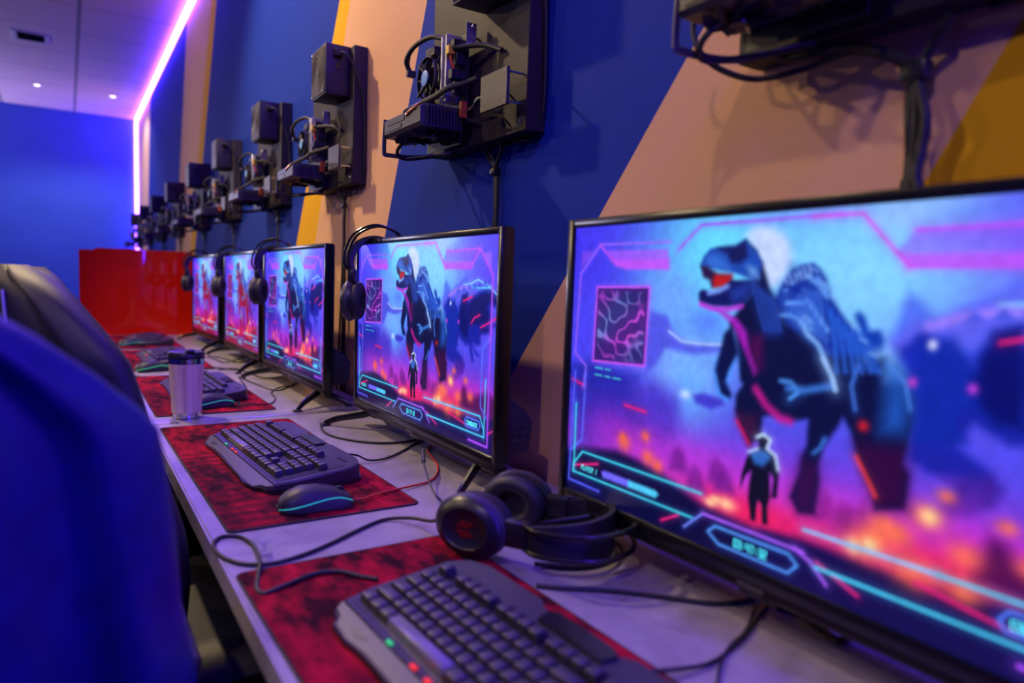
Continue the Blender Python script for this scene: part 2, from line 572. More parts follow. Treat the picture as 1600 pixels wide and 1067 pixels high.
# ------------------------------------------------------------------ desks
def desk(y0, y1, label):
    t = thing('desk', label, 'desk', (0, y0, 0), group='long desks along the wall')
    L = y1 - y0
    obj('desktop', box2(B(), (DESK_X0 + .003, .004, DESK - .030), (WX - .012, L - .004, DESK), .002, 1), M['desk'], t)
    bm = box2(B(), (DESK_X0, .004, DESK - .031), (DESK_X0 + .0028, L - .004, DESK + .0003))
    obj('edge_band', bm, M['edge'], t)
    obj('end_strip', box2(B(), (DESK_X0, -.026, DESK - .030), (WX - .012, .0036, DESK + .0008), .001, 1), M['alu'], t)
    obj('apron', box2(B(), (WX - .09, .06, DESK - .16), (WX - .07, L - .06, DESK - .0305)), M['black'], t)
    for y in (.10, L - .10):
        for x in (DESK_X0 + .07, WX - .08):
            obj('leg', box2(B(), (x - .022, y - .022, 0), (x + .022, y + .022, DESK - .0305), .003, 1), M['black'], t)
        obj('crossbar', box2(B(), (DESK_X0 + .093, y - .015, .10), (WX - .103, y + .015, .14), .003, 1), M['black'], t)
    return t
SEAM = 1.962
desk(-.40, SEAM - .029, 'grey laminate desk nearest the camera, carrying the two nearest keyboards')
desk(SEAM, 5.2, 'grey laminate desk beyond the seam, reaching to the red panel')

# red acrylic divider: one flat sheet with a bent wing at its left end
t = thing('divider_panel', 'glossy red acrylic panel standing across the far end of the desk', 'divider', (.4, 4.75, DESK))
top = EYE + .131 - DESK
pts = [(.655, 0), (.4, 0), (.145, 0), (.128, .006), (.10, .022), (.058, .030)]
bm = B()
loft(bm, [[(x - .4, y - .003, 0 if x > .14 else -.0), (x - .4, y + .003, 0), (x - .4, y + .003, top + (0 if x > .14 else -.012)), (x - .4, y - .003, top + (0 if x > .14 else -.012))] for x, y in pts])
obj('sheet', bm, M['red'], t)

# ------------------------------------------------------------------ the picture on the screens (shapes in screen fractions, sRGB colours)
ART = [('G',(60,45,235),.9,(.05,.1),(.2,.3)),
('G',(90,60,245),.9,(.85,.2),(.35,.3)),
('G',(95,215,250),1,(.383,.116),(.17,.3)),
('G',(120,215,255),.95,(.625,.139),(.2,.22)),
('G',(130,205,255),.9,(.635,.195),(.12,.15)),
('G',(110,160,255),.9,(.282,.242),(.07,.1)),
('G',(140,180,255),.9,(.329,.47),(.08,.1)),
('G',(100,170,255),.8,(.341,.526),(.06,.14)),
('G',(70,60,240),.8,(.03,.45),(.06,.25)),
('G',(150,190,255),.8,(.689,.02),(.05,.05)),
('G',(140,190,255),.7,(.731,-.007),(.06,.03)),
('G',(80,110,250),.7,(.373,.314),(.035,.04)),
('P',(205,212,255),.85,.012,[(.444,.058),(.455,.038),(.475,.033),(.495,.041),(.516,.063),(.526,.093),(.531,.125),(.525,.158),(.513,.192),(.497,.209),(.478,.18),(.464,.12)]),
('P',(170,85,250),.75,.004,[(.102,.087),(.274,.089),(.275,.151),(.163,.155),(.131,.138)]),
('P',(205,75,245),.6,.006,[(.112,.12),(.279,.12),(.279,.15),(.163,.153)]),
('P',(190,75,245),.8,.006,[(.687,.116),(.869,.117),(.854,.15),(.704,.148)]),
('P',(140,70,250),.5,.006,[(.71,.065),(.9,.059),(.874,.117),(.687,.116)]),
('P',(160,100,250),.7,.004,[(.909,.079),(.959,.077),(.961,.171)]),
('P',(160,80,240),.5,.006,[(.025,.088),(.069,.088),(.021,.152)]),
('P',(75,75,225),.85,.008,[(.236,.291),(.279,.305),(.297,.354),(.327,.383),(.421,.378),(.406,.398),(.344,.417),(.278,.408),(.258,.462),(.229,.502),(.229,.35)]),
('L',(170,200,255),.003,1,[(.285,.353),(.318,.381),(.359,.382),(.417,.376)]),
('P',(30,40,170),.85,.02,[(-.006,.517),(.072,.488),(.157,.512),(.211,.516),(.221,.566),(-.005,.604)]),
('P',(35,35,165),.9,.025,[(.008,.543),(.179,.529),(.224,.569),(.25,.541),(.31,.583),(.312,.669),(.297,.747),(.139,.797),(.004,.842)]),
('P',(90,60,215),.6,.03,[(.188,.533),(.309,.532),(.328,.665),(.254,.699),(.199,.603)]),
('G',(150,40,200),.75,(.138,.736),(.08,.1)),
('G',(190,40,170),.7,(.229,.763),(.07,.07)),
('P',(70,95,240),.8,.012,[(.689,.315),(.701,.232),(.708,.209),(.723,.225),(.737,.252),(.752,.261),(.771,.238),(.798,.214),(.833,.182),(.841,.353),(.692,.385)]),
('P',(95,90,235),.7,.012,[(.689,.327),(.719,.265),(.738,.285),(.758,.261),(.793,.225),(.833,.192),(.838,.282),(.711,.381)]),
('P',(20,35,175),.95,.01,[(.695,.349),(.73,.297),(.76,.327),(.802,.384),(.816,.312),(.854,.299),(.9,.259),(.939,.238),(.969,.244),(.996,.272),(1.001,.327),(.967,.318),(.967,.44),(.675,.489)]),
('P',(8,15,95),.9,.012,[(.822,.464),(.813,.387),(.834,.333),(.87,.288),(.92,.261),(.965,.253),(.995,.285),(.998,.319),(.967,.31),(.943,.326),(.964,.367),(.957,.441)]),
('P',(20,30,160),.95,.01,[(.723,.59),(.721,.436),(.997,.394),(.995,.412),(.915,.43),(.914,.501),(.897,.51),(.876,.502),(.884,.531),(.912,.552),(.899,.558),(.87,.522),(.883,.586),(.872,.591),(.852,.513),(.834,.517),(.796,.483),(.779,.54),(.814,.573),(.83,.61),(.824,.649),(.796,.687),(.765,.695),(.782,.627),(.786,.614),(.747,.616)]),
('P',(60,30,150),.8,.012,[(.763,.616),(.822,.587),(.832,.616),(.824,.649),(.796,.69),(.765,.698),(.779,.635)]),
('L',(130,200,255),.004,1,[(.813,.229),(.851,.224),(.893,.203),(.919,.215),(.959,.236),(.999,.276)]),
('L',(150,120,250),.012,1,[(.735,.282),(.769,.26),(.814,.243),(.852,.244)]),
('L',(90,190,255),.004,1,[(.863,.239),(.899,.241),(.964,.238)]),
('P',(50,60,225),.8,.008,[(.778,.34),(.802,.382),(.817,.335),(.813,.312)]),
('P',(14,38,165),.95,.012,[(.721,.31),(.763,.304),(.791,.358),(.806,.287),(.837,.267),(.847,.478),(.815,.484),(.798,.458),(.781,.46),(.776,.492),(.79,.529),(.728,.553),(.722,.401)]),
('P',(5,11,98),.9,.012,[(.798,.341),(.812,.286),(.837,.272),(.847,.478),(.82,.477),(.803,.451),(.79,.406)]),
('P',(40,70,215),.8,.006,[(.775,.269),(.786,.245),(.799,.263)]),
('P',(40,70,215),.8,.006,[(.806,.259),(.816,.236),(.829,.256)]),
('P',(40,70,215),.8,.006,[(.836,.249),(.846,.228),(.859,.249)]),
('P',(40,70,215),.8,.006,[(.865,.24),(.875,.221),(.887,.243)]),
('P',(40,70,215),.8,.006,[(.894,.23),(.903,.213),(.915,.236)]),
('P',(40,70,215),.8,.006,[(.921,.221),(.931,.205),(.943,.23)]),
('P',(40,70,215),.8,.006,[(.948,.213),(.958,.198),(.969,.223)]),
('G',(190,60,215),.95,(.6,.8),(.45,.1)),
('G',(190,40,190),.9,(.85,.78),(.2,.1)),
('G',(175,50,215),.8,(.35,.76),(.15,.08)),
('G',(235,25,85),.9,(.48,.85),(.16,.06)),
('G',(240,30,70),.95,(.78,.84),(.12,.06)),
('G',(225,30,110),.8,(.62,.86),(.12,.05)),
('P',(110,25,140),.75,.01,[(.303,.798),(.307,.739),(.321,.713),(.338,.737),(.348,.792)]),
('P',(110,25,140),.75,.01,[(.392,.798),(.396,.741),(.409,.715),(.425,.739),(.435,.792)]),
('P',(110,25,140),.75,.01,[(.345,.845),(.35,.786),(.363,.76),(.38,.784),(.389,.838)]),
('P',(110,25,140),.75,.01,[(.408,.816),(.412,.759),(.425,.734),(.441,.757),(.45,.81)]),
('P',(130,25,130),.7,.01,[(.6,.8),(.602,.748),(.611,.721),(.622,.738),(.627,.785)]),
('P',(130,25,130),.7,.01,[(.625,.814),(.626,.764),(.635,.737),(.645,.753),(.65,.8)]),
('P',(130,25,130),.7,.01,[(.657,.796),(.658,.747),(.666,.721),(.676,.737),(.681,.782)]),
('P',(130,25,130),.7,.01,[(.638,.812),(.639,.762),(.648,.736),(.658,.752),(.663,.798)]),
('P',(8,8,60),.97,.012,[(-.017,.854),(.063,.821),(.167,.793),(.23,.805),(.291,.824),(.382,.874),(.49,.887),(.616,.89),(.685,.995),(-.051,1.271)]),
('P',(12,10,75),.96,.012,[(.505,.884),(.579,.868),(.666,.868),(.756,.872),(.831,.853),(.895,.844),(.962,.827),(1.014,.826),(1.045,.992),(.515,1.223)]),
('P',(60,5,70),.85,.015,[(.813,.77),(.826,.717),(.841,.725),(.857,.764),(.906,.743),(.958,.715),(.998,.739),(1.001,.831),(.902,.841),(.808,.823)]),
('G',(255,110,60),.8,(.18,.757),(.018,.0288)),
('G',(255,110,60),.8,(.238,.714),(.012,.019200000000000002)),
('G',(255,110,60),.8,(.247,.783),(.016,.0256)),
('G',(255,110,60),.8,(.273,.8),(.014,.022400000000000003)),
('G',(255,110,60),.8,(.175,.74),(.01,.016)),
('G',(255,200,150),.95,(.402,.857),(.014,.014)),
('G',(255,200,150),.95,(.436,.845),(.02,.02)),
('G',(255,200,150),.95,(.413,.843),(.012,.012)),
('G',(255,120,70),.75,(.75,.712),(.022,.030799999999999998)),
('G',(255,120,70),.75,(.689,.794),(.022,.030799999999999998)),
('G',(255,120,70),.75,(.717,.773),(.02,.027999999999999997)),
('G',(255,120,70),.75,(.673,.826),(.03,.041999999999999996)),
('G',(255,120,70),.75,(.772,.655),(.012,.0168)),
('G',(255,120,70),.75,(.84,.688),(.012,.0168)),
('G',(255,120,70),.75,(.799,.775),(.022,.030799999999999998)),
('G',(255,120,70),.75,(.868,.76),(.018,.025199999999999997)),
('G',(255,120,70),.75,(.739,.851),(.03,.041999999999999996)),
('G',(255,120,70),.75,(.801,.857),(.02,.027999999999999997)),
('G',(255,120,70),.75,(.696,.759),(.02,.027999999999999997)),
('G',(255,215,150),.9,(.681,.82),(.012,.02)),
('G',(255,215,150),.9,(.657,.837),(.012,.02)),
('G',(255,215,150),.9,(.754,.711),(.012,.02)),
('P',(14,40,150),1,.005,[(.512,.208),(.521,.179),(.533,.158),(.548,.142),(.566,.138),(.579,.154),(.59,.181),(.598,.224),(.618,.269),(.636,.305),(.664,.349),(.701,.375),(.709,.412),(.496,.464),(.501,.306),(.504,.238)]),
('P',(8,14,62),1,.006,[(.444,.071),(.463,.098),(.478,.137),(.494,.205),(.51,.246),(.529,.303),(.551,.324),(.57,.346),(.591,.374),(.613,.435),(.449,.476),(.443,.402),(.433,.332),(.42,.311),(.44,.265),(.462,.215),(.467,.18)]),
('P',(8,14,62),1,.006,[(.444,.403),(.62,.37),(.686,.357),(.706,.392),(.723,.446),(.725,.503),(.72,.567),(.715,.604),(.725,.627),(.725,.678),(.722,.711),(.684,.731),(.678,.693),(.665,.654),(.653,.61),(.643,.559),(.629,.524),(.621,.555),(.604,.603),(.596,.659),(.6,.696),(.596,.791),(.569,.801),(.553,.764),(.567,.689),(.568,.649),(.575,.615),(.575,.546),(.547,.56),(.526,.556),(.511,.556),(.496,.565),(.495,.617),(.474,.656),(.452,.604),(.442,.563),(.442,.52),(.454,.483)]),
('P',(55,5,60),.85,.02,[(.649,.578),(.716,.568),(.725,.627),(.724,.71),(.684,.731),(.67,.668)]),
('P',(60,10,75),.8,.02,[(.568,.653),(.596,.655),(.599,.701),(.596,.791),(.569,.801),(.556,.762)]),
('P',(70,20,60),.7,.015,[(.444,.568),(.487,.564),(.489,.62),(.473,.65)]),
('P',(26,70,175),1,.004,[(.351,.141),(.357,.117),(.371,.092),(.394,.087),(.423,.086),(.443,.069),(.454,.089),(.466,.101),(.478,.137),(.473,.184),(.455,.18),(.42,.163),(.404,.159),(.375,.15),(.353,.15)]),
('P',(14,18,80),.9,.006,[(.385,.091),(.423,.088),(.443,.071),(.449,.119),(.435,.137),(.416,.137),(.408,.11)]),
('P',(60,120,220),.7,.012,[(.362,.113),(.389,.113),(.413,.145),(.417,.163),(.39,.154),(.366,.141)]),
('P',(150,200,255),.7,.01,[(.45,.146),(.466,.154),(.473,.18),(.457,.172)]),
('P',(40,20,70),1,.005,[(.351,.145),(.367,.145),(.391,.168),(.42,.17),(.421,.181),(.415,.199),(.378,.21),(.373,.187),(.359,.178)]),
('P',(200,25,25),.95,.007,[(.384,.17),(.42,.171),(.419,.186),(.409,.204),(.384,.209),(.38,.191)]),
('P',(12,22,95),1,.004,[(.351,.225),(.359,.215),(.38,.223),(.403,.209),(.418,.186),(.467,.184),(.46,.224),(.446,.257),(.418,.264),(.385,.265),(.357,.257),(.352,.248)]),
('P',(40,70,190),.6,.012,[(.416,.217),(.446,.194),(.461,.193),(.451,.237),(.424,.252)]),
('L',(120,150,245),.007,1,[(.373,.226),(.396,.218),(.412,.204)]),
('L',(190,45,215),.007,1,[(.356,.26),(.382,.272),(.418,.271),(.443,.26)]),
('P',(170,30,190),.9,.006,[(.389,.274),(.405,.277),(.435,.296),(.455,.329),(.463,.376),(.481,.438),(.475,.453),(.455,.391),(.437,.341),(.42,.307)]),
('P',(90,10,80),.8,.015,[(.465,.341),(.487,.338),(.49,.428),(.478,.439),(.463,.381)]),
('L',(95,150,240),.0055,1,[(.522,.212),(.535,.191),(.544,.166)]),
('L',(95,150,240),.0055,1,[(.557,.17),(.576,.193),(.592,.224)]),
('L',(95,150,240),.0055,1,[(.526,.245),(.553,.243)]),
('L',(95,150,240),.0055,1,[(.56,.234),(.579,.273),(.596,.31)]),
('L',(95,150,240),.0055,1,[(.575,.178),(.591,.209)]),
('L',(95,150,240),.0055,1,[(.511,.279),(.533,.277),(.555,.291),(.571,.313)]),
('L',(120,170,240),.0055,1,[(.552,.292),(.564,.323),(.583,.348),(.594,.382),(.611,.436)]),
('L',(120,170,240),.0055,1,[(.559,.279),(.57,.294)]),
('L',(10,40,150),.0055,1,[(.524,.199),(.546,.211)]),
('L',(10,40,150),.0055,1,[(.533,.158),(.54,.183)]),
('L',(10,40,150),.0055,1,[(.567,.21),(.578,.241)]),
('L',(40,95,215),.006,1,[(.599,.263),(.609,.339),(.615,.413)]),
('L',(40,95,215),.006,1,[(.61,.279),(.621,.351),(.628,.41)]),
('L',(40,95,215),.006,1,[(.621,.295),(.634,.362),(.64,.407)]),
('L',(40,95,215),.006,1,[(.632,.311),(.645,.373),(.652,.404)]),
('L',(40,95,215),.006,1,[(.643,.326),(.657,.384),(.664,.401)]),
('L',(40,95,215),.006,1,[(.654,.342),(.668,.395),(.676,.399)]),
('L',(30,60,160),.005,1,[(.461,.193),(.476,.266),(.49,.324)]),
('L',(30,60,160),.005,1,[(.471,.204),(.485,.265),(.498,.323)]),
('L',(30,60,160),.005,1,[(.48,.214),(.494,.264),(.505,.322)]),
('L',(30,60,160),.005,1,[(.489,.224),(.502,.263),(.512,.322)]),
('L',(30,60,160),.005,1,[(.498,.234),(.51,.263),(.518,.321)]),
('P',(16,60,180),1,.006,[(.635,.267),(.641,.257),(.65,.269),(.658,.302),(.673,.3),(.679,.321),(.679,.35),(.666,.352),(.647,.311)]),
('P',(150,200,255),.85,.015,[(.66,.361),(.681,.343),(.696,.354),(.706,.388),(.707,.412),(.686,.417),(.682,.368)]),
('P',(30,90,200),.8,.02,[(.682,.37),(.703,.377),(.718,.428),(.721,.504),(.712,.538),(.683,.545),(.684,.457)]),
('L',(60,110,225),.003,0,[(.527,.265),(.532,.277)]),
('L',(60,110,225),.003,0,[(.533,.249),(.54,.286)]),
('L',(60,110,225),.003,0,[(.54,.234),(.548,.294)]),
('L',(60,110,225),.003,0,[(.546,.219),(.556,.302)]),
('L',(60,110,225),.003,0,[(.552,.204),(.565,.31)]),
('L',(60,110,225),.003,0,[(.559,.207),(.573,.317)]),
('L',(60,110,225),.003,0,[(.566,.21),(.58,.325)]),
('L',(60,110,225),.003,0,[(.572,.213),(.588,.333)]),
('L',(60,110,225),.003,0,[(.579,.215),(.596,.34)]),
('L',(30,80,200),.0035,0,[(.59,.24),(.601,.294)]),
('L',(30,80,200),.0035,0,[(.6,.252),(.612,.309)]),
('L',(30,80,200),.0035,0,[(.61,.265),(.623,.323)]),
('L',(30,80,200),.0035,0,[(.619,.277),(.634,.338)]),
('L',(30,80,200),.0035,0,[(.628,.289),(.645,.352)]),
('L',(30,80,200),.0035,0,[(.638,.301),(.655,.366)]),
('L',(30,80,200),.0035,0,[(.647,.312),(.665,.38)]),
('L',(30,80,200),.0035,0,[(.656,.324),(.675,.393)]),
('L',(120,175,250),.0022,0,[(.564,.15),(.576,.162)]),
('L',(120,175,250),.0022,0,[(.581,.186),(.593,.198)]),
('L',(120,175,250),.0022,0,[(.598,.221),(.609,.232)]),
('L',(120,175,250),.0022,0,[(.614,.256),(.625,.266)]),
('L',(120,175,250),.0022,0,[(.63,.289),(.641,.3)]),
('L',(120,175,250),.0022,0,[(.645,.322),(.656,.332)]),
('L',(120,175,250),.0022,0,[(.66,.354),(.671,.364)]),
('L',(150,190,250),.002,0,[(.521,.177),(.525,.195)]),
('L',(150,190,250),.002,0,[(.528,.169),(.533,.191)]),
('L',(150,190,250),.002,0,[(.536,.162),(.541,.187)]),
('L',(150,190,250),.002,0,[(.544,.154),(.549,.182)]),
('L',(150,190,250),.002,0,[(.551,.147),(.556,.178)]),
('L',(150,190,250),.002,0,[(.559,.14),(.564,.174)]),
('L',(70,130,235),.003,1,[(.687,.381),(.711,.414),(.72,.477)]),
('L',(60,110,220),.004,1,[(.646,.389),(.638,.44),(.646,.5)]),
('L',(60,120,230),.003,1,[(.587,.632),(.597,.615),(.604,.586)]),
('P',(8,16,70),1,.006,[(.406,.41),(.441,.404),(.424,.451),(.42,.481),(.433,.517),(.429,.533),(.411,.528),(.399,.486),(.397,.442)]),
('L',(70,140,250),.006,1,[(.4,.421),(.396,.467),(.407,.524),(.426,.539)]),
('L',(70,140,250),.005,1,[(.437,.409),(.427,.45),(.424,.48)]),
('P',(8,16,70),1,.006,[(.426,.315),(.411,.344),(.403,.41),(.396,.457),(.417,.483),(.425,.442),(.442,.393)]),
('L',(55,115,215),.01,1,[(.538,.473),(.566,.472),(.606,.451)]),
('L',(70,140,235),.006,1,[(.524,.456),(.543,.456),(.549,.468)]),
('L',(70,140,235),.0055,1,[(.542,.501),(.555,.482)]),
('L',(150,190,250),.0058,1,[(.592,.383),(.607,.423),(.615,.459)]),
('L',(190,25,140),.012,0,[(.48,.49),(.501,.531),(.527,.558),(.544,.561)]),
('L',(200,20,90),.004,1,[(.447,.591),(.473,.65)]),
('G',(230,30,40),.9,(.659,.535),(.008,.014)),
('L',(235,60,60),.004,1,[(.652,.614),(.672,.667),(.683,.699)]),
('P',(60,50,200),.9,.006,[(.349,.543),(.375,.53),(.415,.539),(.419,.553),(.392,.576),(.357,.566)]),
('G',(200,220,255),.9,(.333,.545),(.012,.014)),
('G',(225,220,255),.95,(.741,.323),(.006,.012)),
('G',(200,60,220),.95,(.791,.41),(.006,.012)),
('G',(200,60,200),.95,(.72,.413),(.006,.012)),
('L',(225,30,120),.004,1,[(.177,.625),(.235,.632)]),
('L',(225,30,120),.004,1,[(.008,.574),(.049,.589)]),
('L',(225,30,120),.004,1,[(.29,.974),(.331,.935)]),
('L',(225,30,120),.004,1,[(.863,.408),(.878,.383),(.909,.365)]),
('L',(225,30,120),.004,1,[(.914,.423),(.991,.374)]),
('L',(225,30,120),.004,1,[(.744,.872),(.862,.902)]),
('L',(225,30,120),.004,1,[(.603,.913),(.669,.958)]),
('L',(225,30,120),.004,1,[(.968,.902),(1.012,.862)]),
('L',(225,30,120),.004,1,[(.025,.902),(.103,.866)]),
('L',(225,30,120),.004,1,[(.816,.307),(.864,.284)]),
('P',(12,12,40),1,.003,[(.474,.678),(.491,.657),(.492,.642),(.486,.63),(.495,.613),(.511,.616),(.514,.634),(.506,.651),(.522,.663),(.532,.714),(.531,.779),(.521,.785),(.523,.728),(.515,.713),(.519,.781),(.515,.816),(.518,.862),(.507,.865),(.504,.813),(.497,.802),(.495,.827),(.495,.865),(.485,.866),(.478,.807),(.478,.773),(.481,.723),(.471,.742),(.462,.785),(.462,.746),(.47,.694)]),
('P',(50,110,210),.9,.006,[(.475,.67),(.491,.659),(.51,.659),(.516,.675),(.502,.704),(.486,.702)]),
('L',(190,215,255),.004,1,[(.488,.625),(.5,.613),(.513,.625),(.508,.65),(.524,.665),(.53,.701)]),
('L',(190,200,255),.003,1,[(.474,.673),(.491,.657)]),
('L',(150,95,250),.003,1,[(.277,.067),(.082,.066),(.022,.171),(.013,.47),(.052,.515),(.045,.595)]),
('L',(190,80,245),.003,1,[(.082,.068),(.135,.141),(.275,.151)]),
('L',(90,100,255),.0035,1,[(.052,.536),(.048,.794),(.009,.851)]),
('L',(80,90,250),.004,1,[(.016,.541),(.008,.963),(.11,.966)]),
('L',(60,200,240),.004,1,[(.024,.663),(.024,.92)]),
('L',(60,205,240),.0035,1,[(.381,.841),(.052,.84),(.023,.895),(.022,.927),(.364,.926)]),
('L',(110,130,255),.0035,1,[(.346,.964),(.387,.9)]),
('L',(165,90,250),.004,1,[(.387,.9),(.582,.901)]),
('L',(170,90,250),.004,1,[(.566,.897),(.594,.919),(.622,.964)]),
('L',(80,150,250),.0035,1,[(.415,.924),(.557,.921),(.573,.943),(.558,.973),(.424,.974),(.4,.948),(.415,.924)]),
('P',(110,100,255),1,.004,[(.115,.889),(.127,.881),(.198,.883),(.199,.908),(.121,.909)]),
('P',(75,200,245),1,.004,[(.196,.883),(.271,.884),(.28,.893),(.272,.91),(.197,.908)]),
('L',(120,190,250),.0045,1,[(.58,.84),(.77,.835)]),
('L',(70,200,245),.0045,1,[(.77,.835),(.923,.835),(.945,.891),(.946,.926),(.603,.928)]),
('L',(70,195,245),.004,1,[(.948,.66),(.946,.926)]),
('L',(90,110,255),.0035,1,[(.965,.468),(.926,.517),(.924,.791),(.957,.837)]),
('L',(165,75,250),.0055,1,[(.966,.399),(.964,.966),(.864,.965)]),
('L',(180,80,250),.005,1,[(.71,.065),(.9,.06),(.968,.179),(.967,.44)]),
('L',(190,80,245),.004,1,[(.9,.06),(.854,.149),(.704,.148)]),
('L',(150,80,240),.004,1,[(.299,.092),(.349,.02),(.606,.017)]),
('L',(200,80,235),.004,1,[(.562,.019),(.637,.019),(.704,.148)]),
('L',(80,120,250),.004,1,[(.85,.86),(.92,.862),(.926,.88),(.917,.903),(.849,.903),(.84,.885),(.85,.86)]),
('M',[(.078,.219),(.23,.213),(.226,.478),(.074,.49)]),
('T','03:47:32',(70,215,240),.0022,[(.455,.939),(.52,.939),(.455,.961)]),
('T','CONQUEST',(80,220,250),.0024,[(.852,.876),(.913,.876),(.853,.893)]),
('T','PLAYER 1',(70,190,210),.002,[(.051,.89),(.104,.89),(.049,.907)])]
FONT = {  # stroke lettering on a 2 x 4 grid, strokes split by |
 '0': '0,0 2,0 2,4 0,4 0,0', '3': '0,0 2,0 2,4 0,4|0,2 2,2', '4': '0,0 0,2 2,2|2,0 2,4', '7': '0,0 2,0 1,4', '2': '0,0 2,0 2,2 0,2 0,4 2,4', '1': '1,0 1,4',
 ':': '1,1 1,1.4|1,2.8 1,3.2', 'C': '2,0 0,0 0,4 2,4', 'O': '0,0 2,0 2,4 0,4 0,0', 'N': '0,4 0,0 2,4 2,0', 'Q': '0,0 2,0 2,4 0,4 0,0|1,3 2.3,4.4', 'U': '0,0 0,4 2,4 2,0',
 'E': '2,0 0,0 0,4 2,4|0,2 1.6,2', 'S': '2,0 0,0 0,2 2,2 2,4 0,4', 'T': '0,0 2,0|1,0 1,4', 'P': '0,4 0,0 2,0 2,2 0,2', 'L': '0,0 0,4 2,4', 'A': '0,4 0,1 1,0 2,1 2,4|0,2.5 2,2.5',
 'Y': '0,0 1,2 2,0|1,2 1,4', 'R': '0,4 0,0 2,0 2,2 0,2 2,4', ' ': ''}

def paint_picture(NX, NY):
    """The picture the televisions show, as one colour per grid point (linear RGB)."""
    ASP = 9 / 16
    u, v = np.meshgrid(np.linspace(0, 1, NX), np.linspace(0, 1, NY))
    stops = [(0, (65, 55, 228)), (.3, (85, 95, 240)), (.55, (75, 75, 230)), (.68, (95, 60, 220)), (.78, (170, 50, 205)), (.86, (130, 20, 110)), (.92, (20, 12, 70)), (1, (24, 22, 60))]
    img = np.stack([np.interp(v, [s[0] for s in stops], [s[1][i] for s in stops]) for i in range(3)], -1)

    def sdist(pts, closed):
        pts = np.array(pts, float)
        m = .05
        x0, x1 = pts[:, 0].min() - m, pts[:, 0].max() + m
        y0, y1 = pts[:, 1].min() - m, pts[:, 1].max() + m
        i0, i1 = max(0, int(x0 * NX)), min(NX, int(x1 * NX) + 2)
        j0, j1 = max(0, int(y0 * NY)), min(NY, int(y1 * NY) + 2)
        if i1 <= i0 or j1 <= j0:
            return None
        U, V = u[j0:j1, i0:i1], v[j0:j1, i0:i1] * ASP
        d = np.full(U.shape, 9.0)
        ins = np.zeros(U.shape, bool)
        q = pts * (1, ASP)
        for k in range(len(q) - (0 if closed else 1)):
            a, b = q[k], q[(k + 1) % len(q)]
            e = b - a
            t = np.clip(((U - a[0]) * e[0] + (V - a[1]) * e[1]) / (e @ e + 1e-12), 0, 1)
            d = np.minimum(d, np.hypot(U - a[0] - t * e[0], V - a[1] - t * e[1]))
            if closed and a[1] != b[1]:
                ins ^= ((V > a[1]) != (V > b[1])) & (U < a[0] + (V - a[1]) / (b[1] - a[1]) * e[0])
        return (slice(j0, j1), slice(i0, i1)), d, ins

    def mix(sl, col, al):
        img[sl] = img[sl] * (1 - al[..., None]) + np.array(col, float) * al[..., None]

    def poly(col, a, f, pts):
        r = sdist(pts, True)
        if r:
            sl, d, ins = r
            x = np.clip(np.where(ins, d, -d) / (2 * f) + .5, 0, 1)
            mix(sl, col, a * x * x * (3 - 2 * x))

    def line(col, w, glow, pts):
        r = sdist(pts, False)
        if r:
            sl, d, _ = r
            if glow and w < .006:
                mix(sl, col, .28 * np.exp(-(d / (w * 2.2)) ** 2))
            mix(sl, col, np.clip((w * .5 - d) / .0012 + .5, 0, 1) if w < .006 else np.clip(1 - d / w, 0, 1))

    for c in ART:
        if c[0] == 'P':
            poly(c[1], c[2], c[3], c[4])
        elif c[0] == 'L':
            line(c[1], c[2], c[3], c[4])
        elif c[0] == 'G':
            mix(np.s_[:, :], c[1], c[2] * np.exp(-(((u - c[3][0]) / c[4][0]) ** 2 + ((v - c[3][1]) / c[4][1]) ** 2)))
        elif c[0] == 'M':
            p = np.array(c[1])
            x0, x1, y0, y1 = p[:, 0].min(), p[:, 0].max(), p[:, 1].min(), p[:, 1].max()
            poly((28, 18, 95), 1, .002, c[1])
            U, V = (u - x0) / (x1 - x0), (v - y0) / (y1 - y0)
            w = np.sin(U * 9 + 2.2 * np.sin(V * 11 + 1)) + np.sin(V * 13 + 2.4 * np.sin(U * 8 + V * 3)) + .5 * np.sin(U * 23 - V * 17)
            rid = np.exp(-(w / .35) ** 2)
            hot = np.clip(.5 + .5 * np.sin(U * 6 + V * 7), 0, 1)
            inb = (np.minimum(np.minimum(U, 1 - U), np.minimum(V, 1 - V)) > .06)
            fade = np.clip(1.4 - 1.7 * np.abs(V - .5) - .5 * np.abs(U - .5), 0, 1)
            col = np.stack([130 + 110 * hot, 80 + 70 * (1 - hot), 235 + 10 * hot], -1)
            al = (inb * (.25 + .75 * rid) * .9 * fade)[..., None]
            img[:] = img * (1 - al) + col * al
            line((190, 80, 240), .004, 1, c[1] + [c[1][0]])
            for k in range(2):   # two lines of print too small to read
                for i in range(9 if k == 0 else 13):
                    xa = x0 + .008 + i * .0062
                    if i in (4, 8):
                        continue
                    line((70, 200, 215), .0025, 0, [(xa, y1 + .022 + k * .026), (xa + .004, y1 + .024 + k * .026)])
    # light paint grain, in the picture itself
    rng = np.random.RandomState(4)
    g = rng.rand(NY // 6 + 2, NX // 6 + 2)
    gi, gj = np.meshgrid(np.arange(NX) / 6, np.arange(NY) / 6)
    i0, j0 = gi.astype(int), gj.astype(int)
    fx, fy = gi - i0, gj - j0
    n = g[j0, i0] * (1 - fx) * (1 - fy) + g[j0, i0 + 1] * fx * (1 - fy) + g[j0 + 1, i0] * (1 - fx) * fy + g[j0 + 1, i0 + 1] * fx * fy
    img *= (.95 + .10 * n)[..., None]
    s = np.clip(img, 0, 255) / 255
    return np.where(s <= .04045, s / 12.92, ((s + .055) / 1.055) ** 2.4)

